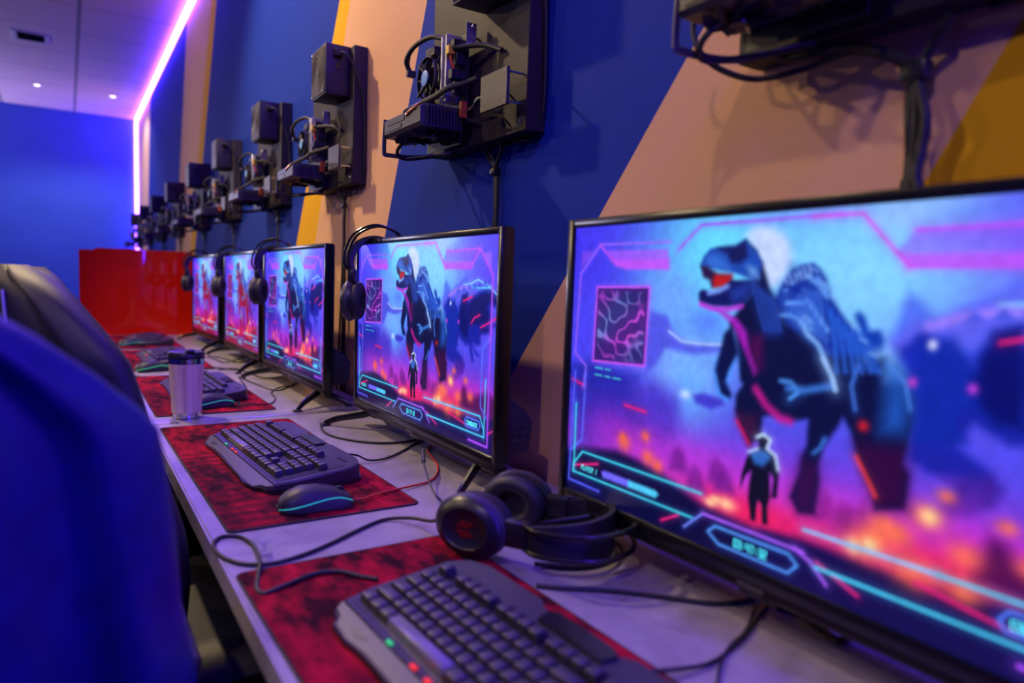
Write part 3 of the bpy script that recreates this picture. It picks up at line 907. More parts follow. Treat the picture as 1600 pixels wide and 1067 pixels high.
# ------------------------------------------------------------------ televisions
NX, NY = 640, 360
def screen_mesh(w0, w1, z0, z1):
    me = bpy.data.meshes.new('screen')
    u, v = np.meshgrid(np.linspace(0, 1, NX), np.linspace(0, 1, NY))
    co = np.stack([np.zeros_like(u), w0 + (w1 - w0) * u, z1 + (z0 - z1) * v], -1).reshape(-1, 3).astype(np.float32)
    idx = np.arange(NX * NY).reshape(NY, NX)
    q = np.stack([idx[1:, :-1], idx[:-1, :-1], idx[:-1, 1:], idx[1:, 1:]], -1).reshape(-1, 4).astype(np.int32)
    me.vertices.add(len(co))
    me.vertices.foreach_set('co', co.ravel())
    me.loops.add(q.size)
    me.loops.foreach_set('vertex_index', q.ravel())
    me.polygons.add(len(q))
    me.polygons.foreach_set('loop_start', np.arange(0, q.size, 4, dtype=np.int32))
    me.update(calc_edges=True)
    ca = me.color_attributes.new('picture', 'FLOAT_COLOR', 'POINT')
    lin = paint_picture(NX, NY).reshape(-1, 3)
    ca.data.foreach_set('color', np.concatenate([lin, np.ones((len(lin), 1))], 1).astype(np.float32).ravel())
    return me

TVW, TVH, TVZ = .73, .4222, .0545
SCREEN = None
LETTERING = []
def make_lettering(l, W, r, z0, z1):
    """The words and digits on the screen, as thin glowing strokes lying on its surface."""
    for c in ART:
        if c[0] != 'T':
            continue
        s, col, w, (tl, tr, bl) = c[1], c[2], c[3], [Vector((q[0] * (W - l - r), q[1] * (z1 - z0), 0)) for q in c[4]]
        bm = B()
        for i, ch in enumerate(s):
            for st in FONT[ch].split('|'):
                P = []
                for xy in st.split():
                    a, b = map(float, xy.split(','))
                    P.append(tl + (tr - tl) * ((i + .16 + a * .31) / len(s)) + (bl - tl) * (b / 4))
                for a, b in zip(P, P[1:]):
                    d = (b - a).normalized() * (w * .30)
                    n = Vector((-d.y, d.x, 0))
                    bm.faces.new([bm.verts.new((-.0004, -l - v.x, z1 - v.y)) for v in (a - d + n, b + d + n, b + d - n, a - d - n)])
        me = bpy.data.meshes.new('screen_lettering')
        bm.to_mesh(me)
        bm.free()
        me.materials.append(mat('glowing_letters', (0, 0, 0), .5, emit=srgb(*col), power=SCREEN_POWER * 1.5))
        LETTERING.append((c, w, me))
    return LETTERING
def television(x, y, a, label, red=False):
    global SCREEN
    t = thing('television', label, 'television', (x, y, DESK), a, 'televisions along the desk')
    W, H, Z = TVW, TVH, TVZ
    l, r, tp, bt = .014, .012, .0125, .017
    bm = B()
    box2(bm, (-.004, -W, Z), (.020, -W + r, Z + H), .0015, 2)
    box2(bm, (-.004, -l, Z), (.020, 0, Z + H), .0015, 2)
    box2(bm, (-.004, -W + r + .0002, Z + H - tp), (.020, -l - .0002, Z + H), .0015, 2)
    box2(bm, (-.004, -W + r + .0002, Z), (.020, -l - .0002, Z + bt), .0015, 2)
    obj('bezel', bm, M['gloss'], t)
    if SCREEN is None:
        SCREEN = [screen_mesh(-l, -W + r, Z + bt, Z + H - tp)]
        SCREEN[0].materials.append(M['screen'])
        SCREEN.append(SCREEN[0].copy())
        SCREEN[1].materials[0] = M['screen_red']
    s = bpy.data.objects.new('screen', SCREEN[1 if red else 0])
    COL.objects.link(s)
    s.parent = t
    s.location = (.001, 0, 0)
    for c, w, me in LETTERING or make_lettering(l, W, r, Z + bt, Z + H - tp):
        q = bpy.data.objects.new('screen_lettering', me)
        COL.objects.link(q)
        q.parent = s
    obj('back_shell', box2(B(), (.004, -W + .003, Z + .003), (.026, -.003, Z + H - .002), .004, 2), M['satin'], t)
    bm = B()
    loft(bm, [[(.0262, y0, Z + .012), (.075, y0, Z + .022), (.080, y0, Z + .075), (.066, y0, Z + .098), (.0262, y0, Z + .125)] for y0 in (-W + .012, -W + .02, -.02, -.012)])
    hb = obj('back_housing', bm, M['satin'], t)
    bm = B()
    for k in range(3):
        for j in range(2):
            box2(bm, (.036 + j * .018, -W + .0085, Z + .042 + k * .014), (.050 + j * .018, -W + .0115, Z + .046 + k * .014))
    obj('vent_slots', bm, M['grey'], hb)
    bm = B()
    loft(bm, [[(-.0035, y0, Z + .0005), (-.0045, y0, Z - .007), (.004, y0, Z - .014), (.022, y0, Z - .010), (.024, y0, Z + .0005)] for y0 in (-W + .004, -.004)])
    ch = obj('chin', bm, M['gloss'], t)
    obj('badge', box2(B(), (-.0052, -W / 2 - .018, Z - .0062), (-.0042, -W / 2 + .018, Z - .0015)), M['silver'], ch)
    obj('sensor_window', box2(B(), (.006, -W / 2 - .025, Z - .0205), (.016, -W / 2 + .025, Z - .0115), .002, 1), M['gloss'], ch)
    for s_, yy in ((1, -.085), (-1, -W + .085)):
        bm = B()
        tube(bm, [(.012, yy, Z - .008), (.000, yy + .010 * s_, Z - .016), (-.050, yy + .058 * s_, .022), (-.078, yy + .085 * s_, .0065)], [.011, .011, .009, .0065], 8, 6, flat=.75)
        tube(bm, [(.012, yy, Z - .008), (.024, yy + .006 * s_, Z - .018), (.058, yy + .028 * s_, .022), (.085, yy + .05 * s_, .0065)], [.011, .011, .009, .0065], 8, 6, flat=.75)
        leg = obj('leg', bm, M['gloss'], t)
        bm = B()
        box2(bm, (-.090, yy + .085 * s_ - .010, 0), (-.066, yy + .085 * s_ + .012, .006), .002, 1)
        box2(bm, (.072, yy + .05 * s_ - .010, 0), (.095, yy + .05 * s_ + .010, .006), .002, 1)
        obj('rubber_foot', bm, M['rubber'], leg)
    return t
television(.6418, .8581, .0, 'nearest television, cut off by the right edge of the photo')
television(.6341, 1.7616, -.0042, 'lit television standing between the lying headset and the bamboo tumbler, second nearest')
television(.6171, 2.7005, .0051, 'third nearest television, with a headset hanging on its left corner')
television(.6310, 3.5538, -.002, 'reddish lit television, fourth from the camera', True)
television(.6115, 4.4213, .0235, 'farthest visible television, reddish, beside the red panel', True)

# ------------------------------------------------------------------ open computers on the wall
def fan_bm(R, mx, blades=9, hub=.3):
    bm = lathe(B(), [(R * hub, 0), (R * hub, .010), (R * hub * .9, .012)], 20, mx)
    for k in range(blades):
        a = 2 * math.pi * k / blades
        m2 = mx @ RZ(a)
        loft(bm, [[m2 @ Vector((r, -w_, z)) for r, w_, z in ((R * hub, -.004, .009), (R * hub, .004, .002), (R * .95, .022, .001), (R * .95, .012, .010))],
                  [m2 @ Vector((r, -w_, z)) for r, w_, z in ((R * hub, -.004, .010), (R * hub, .004, .003), (R * .95, .022, .002), (R * .95, .012, .011))]])
    return bm

def computer():
    t = thing('open_computer', 'x', 'computer', (0, 0, 0), group='open computers mounted along the wall')
    bd = obj('mounting_board', box2(B(), (-.045, 0, 0), (-.0005, .415, .412), .002, 1), M['board'], t)
    for y in (.02, .395):
        for z in (.02, .392):
            obj('screw', lathe(B(), [(.004, 0), (.004, .002), (.001, .003)], 10, T3(-.045, y, z) @ RY(-math.pi / 2)), M['chrome'], bd)
    # power supply
    p = obj('power_supply', box2(B(), (-.123, .030, .262), (-.0455, .170, .412), .003, 2), M['psu'], t)
    obj('fan_guard', box2(B(), (-.1255, .036, .268), (-.1231, .164, .406), .0008, 1), M['guard'], p)
    mxf = T3(-.1262, .10, .337) @ RY(-math.pi / 2)
    bm = B()
    for r in (.058, .044, .030, .016):
        tube(bm, [mxf @ Vector((r * math.cos(q), r * math.sin(q), 0)) for q in [2 * math.pi * i / 28 for i in range(28)]], .0009, 5, 0, True)
    obj('guard_rings', bm, M['grey'], p)
    obj('hub_badge', lathe(B(), [(.013, 0), (.013, .001), (.011, .0016)], 20, mxf), M['silver'], p)
    for y in (.040, .160):
        for z in (.272, .402):
            obj('screw', lathe(B(), [(.0032, 0), (.0032, .0012), (.001, .002)], 10, T3(-.1255, y, z) @ RY(-math.pi / 2)), M['chrome'], p)
    bm = box2(B(), (-.100, .0285, .372), (-.070, .0302, .398), .0005, 1)
    obj('power_socket', bm, M['black'], p)
    obj('rocker_switch', box2(B(), (-.092, .0265, .338), (-.078, .0302, .356), .001, 1), M['gloss'], p)
    bm = B()
    for k in range(9):
        box2(bm, (-.112 + k * .0065, .0292, .272), (-.109 + k * .0065, .0302, .325))
    obj('vent_slots', bm, M['black'], p)
    pl = obj('power_plug', box2(B(), (-.098, .012, .374), (-.072, .0284, .396), .004, 2), M['rubber'], p)
    obj('mains_cable', tube(B(), [(-.085, .013, .384), (-.072, -.006, .378), (-.050, -.012, .345), (-.022, -.012, .27), (-.012, -.008, .19), (-.010, -.006, .05), (-.012, .02, -.005), (-.012, .07, -.0045), (-.012, .13, -.0045)], .0034, 8, 5), M['rubber'], p)
    # motherboard with what is plugged into it
    b = obj('motherboard', box2(B(), (-.0725, .190, .042), (-.0705, .380, .228)), M['pcb'], t)
    for y in (.197, .373):
        for z in (.05, .22):
            obj('standoff', lathe(B(), [(.003, -.0005), (.003, .026)], 8, T3(-.071, y, z) @ RY(math.pi / 2)), M['chrome'], b)
    for y in (.222, .242):
        obj('memory_stick', box2(B(), (-.107, y, .088), (-.0727, y + .007, .226), .0006, 1), M['ram'], b)
    bm = B()
    for y, z, sx, sy, sz in ((.196, .20, .030, .016, .022), (.195, .172, .024, .014, .026), (.196, .140, .034, .016, .020), (.195, .112, .026, .014, .026)):
        box(bm, (-.0727 - sx / 2, y + sy / 2, z), (sx, sy, sz), .001, 1)
    obj('port_block', bm, M['black'], b)
    bm = B()
    rnd = random.Random(5)
    for k in range(16):
        y, z = rnd.choice([.262, .335, .352, .366]), .10 + rnd.random() * .11
        if abs(y - .30) < .05 and abs(z - .150) < .05:
            y = .362
        lathe(bm, [(.0035, 0), (.0035, .009), (.003, .010)], 10, T3(-.0726, y + rnd.uniform(-.004, .004), z) @ RY(-math.pi / 2))
    obj('capacitors', bm, M['silver'], b)
    obj('heat_sink', box2(B(), (-.098, .300, .205), (-.0727, .345, .224), .001, 1), M['grey'], b)
    obj('port_plate', box2(B(), (-.082, .182, .196), (-.058, .1835, .244), .0006, 1), M['ram'], b)
    obj('antenna_post', lathe(B(), [(.004, 0), (.004, .014), (.0025, .015)], 10, T3(-.072, .1818, .234) @ RX(math.pi / 2)), M['chrome'], b)
    obj('orange_block', box2(B(), (-.088, .1862, .050), (-.0727, .1945, .084), .001, 1), M['orange'], b)  # small orange block on the near edge of the motherboard
    # processor cooler
    mx = T3(-.0727, .302, .150) @ RY(-math.pi / 2)
    c = obj('cooler', lathe(B(), [(.020, 0), (.020, .008), (.038, .010), (.043, .020), (.043, .032), (.036, .033)], 32, mx), M['satin'], t)
    obj('fan', fan_bm(.043, mx @ T3(0, 0, .034), 7, .42), M['black'], c)
    obj('fan_ring', tube(B(), [mx @ Vector((.045 * math.cos(q), .045 * math.sin(q), .040)) for q in [2 * math.pi * i / 24 for i in range(24)]], .0045, 8, 0, True, flat=.35, up=mx.to_3x3() @ Vector((0, 0, 1))), M['black'], c)
    obj('fan_sticker', lathe(B(), [(.0165, .0462), (.0165, .0468), (.016, .0471)], 24, mx), M['label'], c)
    for q in (.785, 2.356, 3.927, 5.498):
        bm = B()
        tube(bm, [mx @ Vector((.040 * math.cos(q), .040 * math.sin(q), .030)), mx @ Vector((.054 * math.cos(q), .054 * math.sin(q), .030)), mx @ Vector((.055 * math.cos(q), .055 * math.sin(q), .002))], .0035, 6, 0)
        tube(bm, [mx @ Vector((.018 * math.cos(q), .018 * math.sin(q), .040)), mx @ Vector((.050 * math.cos(q), .050 * math.sin(q), .047))], .0022, 5, 0)
        obj('cooler_clip', bm, M['black'], c)
    # graphics card, lying flat with its fans down
    prof = [(-.172, .034), (-.166, .027), (-.074, .027), (-.074, .073), (-.158, .073), (-.172, .064)]
    g = obj('graphics_card', loft(B(), [[(x, y, z) for x, z in prof] for y in (.205, .398)]), M['grey'], t)
    bm = B()
    for k in range(11):
        box2(bm, (-.160 + k * .0078, .1975, .031), (-.158 + k * .0078, .2049, .069))
    obj('heat_sink_fins', bm, M['satin'], g)
    bm = B()
    loft(bm, [[(-.1735, y, .060), (-.1735, y, .050), (-.1715, y, .050), (-.1715, y, .060)] for y in (.285, .375)])
    loft(bm, [[(-.1735, y, .045), (-.1735, y, .037), (-.1715, y, .037), (-.1715, y, .045)] for y in (.300, .390)])
    obj('shroud_ribs', bm, M['black'], g)
    obj('heat_pipe', tube(B(), [(-.170, .215, .070), (-.1745, .225, .066), (-.1745, .255, .062), (-.1745, .268, .058), (-.170, .276, .056)], .0030, 8, 4), M['copper'], g)
    for y in (.253, .350):
        obj('fan', fan_bm(.040, T3(-.122, y, .0265) @ RX(math.pi), 9), M['black'], g)
    bm = B()
    tube(bm, [(-.168, .401, .070), (-.170, .402, .030), (-.170, .402, -.003), (-.163, .402, -.008), (-.10, .402, -.006), (-.045, .402, .004)], .0052, 8, 3, flat=.55)
    obj('support_bracket', bm, M['grey'], t)
    obj('riser_board', box2(B(), (-.0665, .225, .004), (-.0645, .392, .036)), M['pcb'], t)
    # drive on stand-offs
    s = obj('solid_state_drive', box2(B(), (-.088, .005, .043), (-.081, .105, .113), .0008, 1), M['ssd'], t)
    for y in (.012, .098):
        for z in (.050, .106):
            obj('standoff', lathe(B(), [(.0022, -.0002), (.0022, .0365)], 8, T3(-.0812, y, z) @ RY(math.pi / 2)), M['chrome'], s)
            obj('screw', lathe(B(), [(.002, 0), (.001, .001)], 8, T3(-.088, y, z) @ RY(-math.pi / 2)), M['chrome'], s)
    # wiring
    bm = tube(B(), [(-.10, .250, .224), (-.112, .290, .236), (-.125, .345, .228), (-.130, .378, .205), (-.118, .388, .185)], .0055, 8, 5)
    wl = obj('sleeved_cable', bm, M['rubber'], t)
    bm = B()
    for k in range(4):
        tube(bm, [(-.132 + k * .003, .374, .212), (-.128 + k * .003, .386, .195), (-.112 + k * .003, .389, .174)], .0014, 5, 4)
    obj('yellow_wires', bm, M['yellow'], wl)
    obj('connector', box(B(), (-.115, .385, .178), (.020, .012, .014), .001, 1), M['grey'], wl)
    bm = tube(B(), [(-.070, .150, .125), (-.085, .175, .118), (-.112, .205, .108), (-.118, .255, .100), (-.132, .305, .090), (-.150, .325, .078), (-.150, .332, .072)], .0065, 8, 5)
    obj('sleeved_cable', bm, M['rubber'], t)
    bm = tube(B(), [(-.05, .09, .17), (-.065, .135, .188), (-.090, .185, .193), (-.100, .205, .193)], .0055, 8, 5)
    wl = obj('sleeved_cable', bm, M['rubber'], t)
    obj('connector', box(B(), (-.103, .211, .190), (.016, .014, .018), .001, 1), M['yellow'], wl)
    bm = B()
    for k in range(3):
        tube(bm, [(-.104, .208 + k * .003, .182), (-.103, .203 + k * .003, .165), (-.095, .196 + k * .003, .140)], .0014, 5, 4)
    obj('red_wires', bm, M['redwire'], wl)
    bm = tube(B(), [(-.135, .36, .026), (-.145, .385, .000), (-.120, .40, -.012), (-.07, .36, -.006), (-.045, .30, -.003)], .0042, 8, 6)
    obj('loose_cable', bm, M['rubber'], t)
    obj('drive_cable', tube(B(), [(-.085, .105, .075), (-.088, .125, .072), (-.080, .150, .066), (-.0727, .205, .064)], .0035, 6, 5, flat=.5), M['black'], t)
    return t
MOUNT_Y = [.232, 1.15, 2.12, 2.98, 3.95, 4.93, 6.1, 7.3, 8.5, 9.72]
pc = computer()
names = ['open computer at the top right edge of the photo, only its underside in view', 'open computer with its blue fan sticker in view, second from the camera', 'open computer whose whole power supply shows in front of the tan stripe, third nearest',
         'open computer in front of the blue stripe, fourth nearest', 'open computer fifth nearest, above the third nearest television', 'open computer sixth nearest, overlapping the edge of the yellow stripe',
         'open computer seventh nearest, above the red panel', 'open computer third from the far corner', 'dark open computer second from the far corner', 'farthest open computer, in front of the upright light strip']
for k, y in enumerate(MOUNT_Y):
    o = pc if k == 0 else copy_tree(pc, skip=() if k < 4 else ('screw', 'standoff', 'guard_rings', 'cooler_clip'))
    o.location = (WX, y, EYE + .295)
    o['label'] = names[k]

# power and picture cables that drop from each computer to the back of the desk
def drop(k, y, label):
    z1 = DESK - (EYE + .295)
    t = thing('cable_bundle', label, 'cables', (WX - .014, y, EYE + .295), group='cable bundles hanging below the computers')
    rnd = random.Random(k + 3)
    a = rnd.uniform(-.012, .012)
    for q, (y0, y1, r) in enumerate(((.205, .166, .0042), (.125, .158, .0042), (.185, .162, .0036))):
        obj('cable', tube(B(), [(-.006 - .003 * q, y0, .0015), (-.004, (y0 * .7 + y1 * .3), -.018), (0, y1 + .001, -.045), (.002, y1, -.060), (0, y1 + a, -.12), (.002, y1 + a * .5 + (q - 1) * .012, -.22), (0, y1 + a + (q - 1) * .02, -.40), (-.004 * q, y1 + (q - 1) * .03, z1 + .005)], r, 8, 5), M['rubber'], t)
    obj('cable_tie', box(B(), (-.001, .162, -.056), (.018, .024, .018), .005, 2), M['black'], t)
    return t
for k, y in enumerate(MOUNT_Y[1:], 1):
    drop(k, y, 'cable bundle hanging below the ' + ['', 'second nearest computer, behind the second television', 'third nearest computer, against the tan stripe', 'fourth nearest computer, behind the hanging headset', 'fifth nearest computer', 'sixth nearest computer', 'seventh nearest computer', 'computer third from the far corner', 'computer second from the far corner', 'farthest computer in the corner'][k])
# the nearest computer's cables sweep along under its board before they drop
t = thing('cable_bundle', 'thick cable bundle sweeping below the nearest computer and dropping behind its television', 'cables', (WX - .02, .40, EYE + .2), group='cable bundles hanging below the computers')
L0 = t.location.copy()
def nearcable(pts, r, end=None):
    P = [at_x(px, py, x) - L0 for px, py, x in pts]
    if end:
        P += [P[-1].lerp(Vector(end) - L0, .5), Vector(end) - L0]
    return obj('cable', tube(B(), P, r, 8, 6), M['rubber'], t)
nearcable([(1088, 20, .70), (1083, 45, .70), (1092, 78, .705), (1118, 104, .72), (1160, 121, .735), (1200, 122, .745), (1262, 106, .757), (1325, 82, .765), (1380, 88, .768), (1420, 104, .772)], .0040)
nearcable([(1200, 55, .757), (1222, 88, .757), (1290, 78, .758), (1340, 76, .763), (1385, 84, .765), (1425, 101, .770)], .0068)
nearcable([(1487, 22, .755), (1470, 50, .762), (1452, 80, .768), (1438, 108, .772)], .0052)
for dx, x, r in ((-10, .778, .0048), (-2, .770, .0050), (9, .765, .0056)):
    nearcable([(1430 + dx * .3, 106, .772), (1431 + dx * .8, 145, x), (1434 + dx * 1.4, 185, x - .004), (1431 + dx, 230, x), (1425 + dx * .7, 275, x), (1422 + dx, 330, x)], r, end=(.765, .40 + dx * .003, DESK + .006))
o = obj('cable_tie', box(B(), at_x(1432, 112, .770) - L0, (.022, .030, .024), .006, 2), M['black'], t)

# ------------------------------------------------------------------ mouse pads
PAD_H = .003
PADC = [(.335, .505, .020), (.343, 1.468, .012), (.345, 2.430, .0), (.345, 3.40, .0), (.345, 4.28, .0)]
pad_names = ['nearest red and black mouse pad, under the blurred keyboard', 'red and black mouse pad under the mouse with a cyan light line', 'red and black mouse pad just beyond the desk seam, behind the tumbler', 'fourth red mouse pad from the camera, under the mouse with green lights', 'farthest red mouse pad, in front of the red panel']
def mouse_pad():
    t = thing('mouse_pad', 'x', 'mouse pad', group='red mouse pads')
    hx, hy, r = .155, .405, .012
    def outline(k):
        o = []
        for cx, cy, a0 in ((hx - r, hy - r, 0), (-hx + r, hy - r, 90), (-hx + r, -hy + r, 180), (hx - r, -hy + r, 270)):
            for q in range(0, 91, 30):
                a = math.radians(a0 + q)
                o.append((cx + (r - k) * math.cos(a), cy + (r - k) * math.sin(a)))
        return o
    obj('cloth', prism(B(), outline(.003), .0002, PAD_H), M['pad'], t)
    obj('stitched_edge', tube(B(), [(x, y, .0017) for x, y in outline(.0015)], .0017, 6, 0, True), M['stitch'], t)
    return t
mp = mouse_pad()
for k, (x, y, a) in enumerate(PADC):
    o = mp if k == 0 else copy_tree(mp)
    o.location, o.rotation_euler = (x, y, DESK), (0, 0, a)
    o['label'] = pad_names[k]

# ------------------------------------------------------------------ keyboards
def kb_top(x, y=0):
    return .019 + (x + .07) * .105
def key_bm(x, y, w_, d_):
    bm = B()
    z = kb_top(x)
    k = .0022
    loft(bm, [[(x - d_ / 2, y - w_ / 2, z - .002), (x + d_ / 2, y - w_ / 2, z - .002), (x + d_ / 2, y + w_ / 2, z - .002), (x - d_ / 2, y + w_ / 2, z - .002)],
              [(x - d_ / 2 + k * .6, y - w_ / 2 + k * .6, z + .0065), (x + d_ / 2 - k, y - w_ / 2 + k * .6, z + .0075), (x + d_ / 2 - k, y + w_ / 2 - k * .6, z + .0075), (x - d_ / 2 + k * .6, y + w_ / 2 - k * .6, z + .0065)],
              [(x - d_ / 2 + k, y - w_ / 2 + k, z + .0072), (x + d_ / 2 - k * 1.4, y - w_ / 2 + k, z + .0082), (x + d_ / 2 - k * 1.4, y + w_ / 2 - k, z + .0082), (x - d_ / 2 + k, y + w_ / 2 - k, z + .0072)]])
    return bm
def key_rows():
    u = .0188
    rows = []
    ry = [-.045, -.0265, -.008, .0105, .029, .0535]
    blocks = [
        ([1.25, 1.25, 1.25, ('space', 6.25), 1.25, 1.25, 1.25, 1.25], [1, 1, 1], [2, 1]),
        ([2.25] + [1] * 10 + [2.75], [None, 1, None], [1, 1, 1]),
        ([1.75] + [1] * 11 + [2.25], [None, None, None], [1, 1, 1]),
        ([1.5] + [1] * 12 + [1.5], [1, 1, 1], [1, 1, 1]),
        ([1] * 13 + [2], [1, 1, 1], [1, 1, 1, 1]),
        ([1, None] + [1] * 4 + [('gap', .5)] + [1] * 4 + [('gap', .5)] + [1] * 4, [1, 1, 1], []),
    ]
    for x, bl in zip(ry, blocks):
        y = .2125
        for bi, b in enumerate(bl):
            y = .2125 - (0, 15 * u + .006, 18 * u + .012)[bi]
            for kx in b:
                nm = 'key'
                if kx is None:
                    y -= u
                    continue
                if isinstance(kx, tuple):
                    if kx[0] == 'gap':
                        y -= kx[1] * u
                        continue
                    nm, kx = 'space_bar', kx[1]
                rows.append((nm, x, y - kx * u / 2, kx * u - .0016, .0168))
                y -= kx * u
    return rows
def keyboard(single):
    t = thing('keyboard', 'x', 'keyboard', group='gaming keyboards')
    poly = [(-.066, .228), (-.030, .236), (.070, .236), (.094, .222), (.104, .190), (.104, .085), (.096, .070), (.096, -.050), (.104, -.065), (.104, -.190), (.094, -.222), (.070, -.236), (-.030, -.236), (-.066, -.228)]
    base = obj('base', prism(B(), poly, .001, lambda x, y: kb_top(x) - .003, inset=.003), M['deck'], t)
    tray = [(-.060, .218), (.066, .218), (.066, -.218), (-.060, -.218)]
    obj('key_tray', prism(B(), tray, lambda x, y: kb_top(x) - .0035, lambda x, y: kb_top(x) - .0022), M['black'], t)
    palm = [(-.0900, .160), (-.0875, .195), (-.0790, .204), (-.0760, .222), (-.0665, .230), (-.0665, -.230), (-.0760, -.222), (-.0790, -.204), (-.0900, -.192), (-.0960, -.150), (-.0920, -.110), (-.0860, .060), (-.0860, .120)]
    pr = obj('palm_rest', prism(B(), palm, .001, lambda x, y: .0080 + (x + .09) * .30, inset=.002), M['silver'], t)
    obj('edge_inlay', prism(B(), [(-.084, .155), (-.080, .175), (-.074, .165), (-.076, .135)], .008, lambda x, y: .0086 + (x + .09) * .30), M['black'], pr)
    obj('under_rim', prism(B(), [(x * 1.03, y * 1.012) for x, y in palm[:5] + poly[1:13] + palm[5:]], .0005, .0075), M['black'], t)
    for y, m in ((.112, 'green_led'), (.060, 'red_led'), (.032, 'red_led')):
        obj('indicator_light', box2(B(), (-.0662, y - .005, .0165), (-.0612, y + .005, .0192), .001, 1), M[m], t)
    obj('media_panel', prism(B(), [(.072, .050), (.090, .054), (.0955, .044), (.0955, -.040), (.090, -.050), (.072, -.046)], lambda x, y: kb_top(x) - .004, lambda x, y: kb_top(x) + .001), M['gloss'], base)
    bm = B()
    for k in range(3):
        box(bm, (.078, -.165 - k * .014, kb_top(.078) - .0026), (.008, .007, .0012))
    obj('status_windows', bm, M['black'], base)
    if single:
        for nm, x, y, w_, d_ in key_rows():
            obj(nm, key_bm(x, y, w_, d_), M['spacebar' if nm == 'space_bar' else 'key'], t)
    else:
        bm = B()
        me = bpy.data.meshes.new('tmp')
        for nm, x, y, w_, d_ in key_rows():
            if nm == 'space_bar':
                obj('space_bar', key_bm(x, y, w_, d_), M['spacebar'], t)
                continue
            q = key_bm(x, y, w_, d_)
            q.to_mesh(me)
            bm.from_mesh(me)
            q.free()
        bpy.data.meshes.remove(me)
        obj('keycaps', bm, M['key'], t)
    return t
def kb_cable(t, pts, r=.0022):
    inv = t.matrix_world.inverted()
    return obj('cable', tube(B(), [inv @ p for p in pts], r, 8, 6), M['rubber'], t)
KBC = [(.333, .515, .045), (.350, 1.452, .055), (.352, 2.415, .02), (.350, 3.365, .03), (.355, 4.24, .05)]
kb_names = ['blurred keyboard nearest the camera, cut off by the bottom edge of the photo', 'keyboard beside the mouse with a cyan light line, second nearest', 'keyboard partly hidden behind the bamboo tumbler', 'keyboard above the tumbler, with violet light on its keys, fourth nearest', 'farthest keyboard, on the pad in front of the red panel']
k1 = keyboard(True)
k3 = keyboard(False)
KB = [k1, copy_tree(k1), k3, copy_tree(k3), copy_tree(k3)]
for o, (x, y, a), n in zip(KB, KBC, kb_names):
    o.location, o.rotation_euler = (x, y, DESK + PAD_H), (0, 0, a)
    o['label'] = n
bpy.context.view_layer.update()
back = [o.matrix_world @ Vector((.103, -.10, .018)) for o in KB]
kb_cable(KB[1], [back[1], back[1] + Vector((.02, 0, .002)), on_desk(560, 712, .014), on_desk(577, 719, .0065), on_desk(603, 716, .0035), on_desk(632, 703, .0025), on_desk(655, 690, .0025), on_desk(690, 682, .0025), on_desk(740, 690, .0025)])
kb_cable(KB[0], [back[0], back[0] + Vector((.02, .01, .0)), on_desk(1000, 1052, .0090), on_desk(1060, 1045, .0060), on_desk(1114, 1034, .0025), on_desk(1160, 997, .0025), on_desk(1190, 958, .0025), on_desk(1240, 900, .0025)])
kb_cable(KB[2], [back[2], back[2] + Vector((.02, .0, .0)), on_desk(375, 590, .0065), on_desk(400, 600, .0025), on_desk(432, 610, .0025), on_desk(458, 601, .0025), on_desk(480, 590, .0025)])
kb_cable(KB[3], [back[3], back[3] + Vector((.02, .0, .0)), on_desk(332, 560, .0065), on_desk(350, 566, .0025), on_desk(375, 560, .0025), on_desk(395, 552, .0025)])

# ------------------------------------------------------------------ mice
def mouse_section(x):
    xs = [-.059, -.055, -.045, -.025, 0, .025, .045, .055, .059]
    hw = [.010, .021, .028, .0315, .030, .0285, .0295, .027, .016]
    ht = [.012, .021, .030, .038, .0385, .034, .026, .020, .012]
    return np.interp(x, xs, hw), np.interp(x, xs, ht)
def mouse_pt(x, th, out=0.0):
    hw, ht = mouse_section(x)
    c, s = math.cos(th), math.sin(th)
    return Vector((x, (hw + out) * math.copysign(abs(c) ** .75, c), .002 + (ht - .002 + out) * abs(s) ** .8))
def mouse(light):
    t = thing('computer_mouse', 'x', 'mouse', group='gaming mice')
    xs = [-.0588, -.0575, -.055, -.050, -.045, -.035, -.025, -.012, 0, .012, .025, .035, .045, .050, .055, .0575, .0588]
    bm = B()
    loft(bm, [[mouse_pt(x, math.pi * j / 14) for j in range(15)] for x in xs])
    sh = obj('shell', bm, M['satin'], t, angle=60)
    obj('foot_plate', prism(B(), [(-.05, .018), (.05, .02), (.05, -.02), (-.05, -.018)], .0002, .0021), M['rubber'], t)
    for sgn in (1, -1):
        th = (lambda v: v) if sgn == 1 else (lambda v: math.pi - v)
        pts = [mouse_pt(x, th(a), .0002) for x, a in ((-.0585, .28), (-.052, .24), (-.040, .22), (-.022, .26), (0, .36), (.020, .50), (.036, .62), (.050, .62), (.056, .55))]
        obj('light_line', tube(B(), pts, .0011, 6, 5), M[light], t)
        bm = B()
        for k in range(5):
            x = -.004 + k * .008
            tube(bm, [mouse_pt(x - .003, th(.10), .0002), mouse_pt(x + .003, th(.26), .0002)], .0008, 5, 2)
        obj('side_grip', bm, M['grey'], sh)
    obj('scroll_wheel', lathe(B(), [(.009, -.0035), (.0105, -.002), (.0105, .002), (.009, .0035)], 20, T3(.038, 0, .0225) @ RX(math.pi / 2)), M['rubber'], t)
    bm = B()
    tube(bm, [mouse_pt(x, math.pi / 2, .0003) for x in (.004, .016, .026, .050, .056)], .0006, 5, 3)
    obj('button_gap', bm, M['black'], sh)
    return t
m_names = [(.338, 1.117, -.10, 'black mouse with a cyan light line, beside the second nearest keyboard'), (.342, 2.12, .1, 'dark mouse just to the right of the tumbler'), (.270, 2.990, .25, 'mouse with green lights, left of the tumbler'), (.272, 4.04, .3, 'farthest mouse, in front of the last keyboard')]
ms = mouse('cyan_led')
ms2 = mouse('green_led')
MS = [ms, copy_tree(ms), ms2, copy_tree(ms)]
